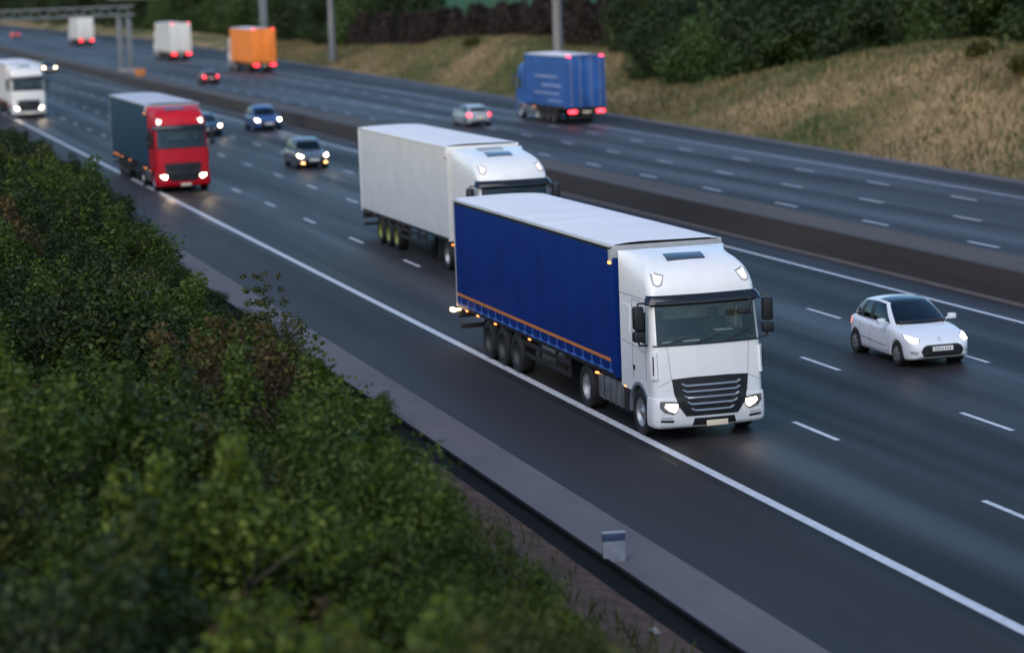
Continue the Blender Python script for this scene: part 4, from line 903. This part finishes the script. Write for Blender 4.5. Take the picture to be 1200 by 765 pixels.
# silhouette the thicket must keep below (photo pixels): v as a function of u
SIL = [(-200, 60), (0, 150), (60, 172), (120, 215), (165, 270), (200, 330), (260, 365), (340, 402), (420, 470), (500, 545), (560, 592), (640, 655), (700, 725), (760, 800)]
rs = random.Random(21); cnt = 0
for row, (Y, st) in enumerate(((11.15, 1.5), (9.7, 1.9), (8.3, 2.2), (6.4, 2.5), (4.3, 2.7), (2.4, 2.8), (.8, 2.6), (-.8, 2.6))):
    X = -12.0
    while X > -150:
        X -= st*rs.uniform(.8, 1.2)*(1+max(0, -X-50)/60); y = Y+rs.uniform(-.5, .5)
        if row == 0 and X > -51.5: continue
        gz = ground_z(X, y); u, v_, zc = proj(X, y, gz+.6)
        if zc < 9 or u < -450 or u > 860 or v_ > 1500 or v_ < 60: continue
        # height allowed by the silhouette
        lim = lerp(SIL, u+.45*F_PX/zc); allow = gz+.6+(v_-lim)*zc/F_PX
        hmax = allow-gz
        if row == 0: hmax = min(max(hmax, .75), 1.3)
        if hmax < .45: continue
        if -X > 25 and hmax > 5 and u > 0 and row < 5: pass
        kind = rs.choices(['dark', 'dark2', 'mid', 'mid2', 'light', 'olive', 'brown'], [6, 6, 1.5, 1, .2, 1, .4] if v_ < 400 else ([3, 3, 3, 3, 1.5, 1.5, .6] if u < 250 else [1, 1, 3, 2.5, 4.5, 2, 1.4]))[0]
        if u > 560: kind = rs.choice(['brown', 'light', 'mid', 'olive'])
        h0 = K[kind][3]*1.12; want = min(hmax, rs.uniform(1.5, 3.1)+max(0, -X-60)*.02); sc = want/h0
        if sc < .25: continue
        sxy = max(.55, min(1.5, sc*1.15))
        if u > 380: sxy = min(sxy, .95)
        o = place_shrub(K[kind], X, y, sxy, LBL[kind], 'shrubs of the near bank thicket', zs=sc); cnt += 1
print('near shrubs', cnt)
place_shrub(K['thin'], -51.5, 9.3, 1.0, 'tall thin wispy shrub poking above the thicket in front of the hard shoulder', 'shrubs of the near bank thicket', zs=.98)
# low weeds on the near slope
def grass_field(name, pts, hmin, hmax, w, m, seed):
    g = np.random.default_rng(seed); P = np.array(pts); n = len(P); h = hmin+(hmax-hmin)*g.random(n); a = g.random(n)*2*PI; lean = g.normal(size=(n, 2))*.28
    V = np.empty((n, 4, 3)); dx = np.cos(a)*w/2; dy = np.sin(a)*w/2
    V[:, 0] = P+np.stack([-dx, -dy, 0*dx], 1); V[:, 1] = P+np.stack([dx, dy, 0*dx], 1)
    V[:, 2] = P+np.stack([dx*.5+lean[:, 0]*h*.4, dy*.5+lean[:, 1]*h*.4, h*.6], 1); V[:, 3] = P+np.stack([lean[:, 0]*h, lean[:, 1]*h, h], 1)
    me = bpy.data.meshes.new(name); me.vertices.add(n*4); me.vertices.foreach_set('co', V.reshape(-1)); me.loops.add(n*4); me.loops.foreach_set('vertex_index', np.arange(n*4, dtype=np.int32))
    me.polygons.add(n); me.polygons.foreach_set('loop_start', np.arange(0, n*4, 4, dtype=np.int32)); me.update(calc_edges=True); me.materials.append(m)
    o = bpy.data.objects.new(name, me); COL.objects.link(o); return o
WEED = leaf_mat('weeds', [(.02, .03, .006), (.05, .065, .012), (.10, .085, .03)]); DRYG = leaf_mat('dry_grass', [(.025, .052, .011), (.075, .088, .026), (.22, .165, .082), (.37, .255, .14)], trans=.15, clump=.11)
pts = []
for _ in range(26000):
    x = -18-110*rs.random()**1.3; y = rs.uniform(1.5, 11.8); d = (11.9-y)
    if y > 9.5 and wob(x*3, y*3)+rs.uniform(-.6, .6) < .15*d-.1+.0*d or y < 10.6: 
        if y < 11 or rs.random() < .3: pts.append((x, y, ground_z(x, y)-.02))
g_ = grass_field('undergrowth', pts, .10, .38, .028, WEED, 3); tag(g_, 'low weeds and grass under the near bank shrubs', 'undergrowth', kind='stuff')
pts = []
for _ in range(90000):
    x = -88-300*rs.random()**1.5; d = rs.random()*17; y = verge_edge(x)+.5+d
    if d < .8 and rs.random() < .5: continue
    pts.append((x, y, ground_z(x, y)-.05))
g_ = grass_field('dry_grass', pts, .15, .55, .10, DRYG, 5); tag(g_, 'tall dry tan grass with green patches on the far bank', 'grass', kind='stuff')
# bushes, hedge and trees beyond the far verge
KF = {'fd': ('fard', 31, 4.2, 6.5, 15000, .34, 26, 3), 'fm': ('farm', 32, 4.0, 5.5, 14000, .32, 26, 3), 'fb': ('farb', 33, 4.5, 3.6, 12000, .30, 24, 4), 'fd2': ('fard', 34, 5.0, 7.5, 16000, .36, 30, 2), 'fs': ('olive', 35, 1.3, 1.5, 3000, .2, 9, 3)}
def far_bush(k, x, d, sc, label, cat='bush', zs=None, group='bushes and trees beyond the far verge', name='bush'):
    place_shrub(KF[k], x, verge_edge(x)+.5+d, sc, label, group, name=name, cat=cat, zs=zs)
GRP = 'bushes and trees beyond the far verge'
LF = {'fd': 'dark green bush in the thick growth above the tan grass bank', 'fm': 'mid green bush in the thick growth above the tan grass bank', 'fd2': 'big dark tree in the thick growth behind the far bank', 'fb': 'dull brown bush in the low hedge between the grass bank and the green field'}
for x in np.arange(-92, -205, -6.5):
    far_bush(rs.choice(['fd', 'fm', 'fd']), x+rs.uniform(-1.5, 1.5), 13.5+rs.uniform(-1, 1.5)-(3.5 if -185 < x < -152 else 0), rs.uniform(.75, 1.0), '', zs=rs.uniform(.8, 1.0))
for x in np.arange(-100, -330, -10):
    if x > -205: far_bush(rs.choice(['fd2', 'fd']), x+rs.uniform(-2, 2), 22+rs.uniform(-1, 3), rs.uniform(1.1, 1.4), '')
for x in np.arange(-208, -330, -6.5):
    far_bush('fb', x+rs.uniform(-1.5, 1.5), 12.5+rs.uniform(-1, 1.5), rs.uniform(.8, 1.0), '', zs=lerp([(-330, 1.1), (-260, .9), (-208, 1.05)], x))
for x in np.arange(-335, -640, -13):
    far_bush(rs.choice(['fd', 'fm', 'fd2', 'fd2']), x+rs.uniform(-3, 3), 14+rs.uniform(-1, 4), rs.uniform(1.2, 1.6), '')
for x in np.arange(-660, -1100, -40):
    far_bush(rs.choice(['fd2', 'fd']), x, 14+rs.uniform(-1, 4), rs.uniform(2.2, 2.8), '')
for i, (x, d, s) in enumerate(((-120, 7.6, .8), (-112, 6.6, 1.0), (-240, 6.5, 1.0))):
    far_bush('fs', x, d, s*1.1, 'small green scrub clump growing on the tan grass of the far bank', zs=s*.55, group='scrub clumps on the far bank')
for o in bpy.data.objects:
    if o.get('group') == GRP and not o.get('label'):
        key = next((k for k in KF if protos.get(KF[k]) is not None and [c for c in bpy.data.objects if c.parent == o and c.data == [q for q in bpy.data.objects if q.parent == protos[KF[k]]][0].data]), 'fd')
        o['label'] = LF.get(key, LF['fd']); o.name = 'tree' if key == 'fd2' else 'bush'
        if key == 'fd2': o['category'] = 'tree'
for o in bpy.data.objects:
    if o.get('category') in ('car', 'lorry'): tag(o, group='traffic driving towards the camera' if abs(o.rotation_euler.z) < .1 else 'traffic driving away on the far carriageway')
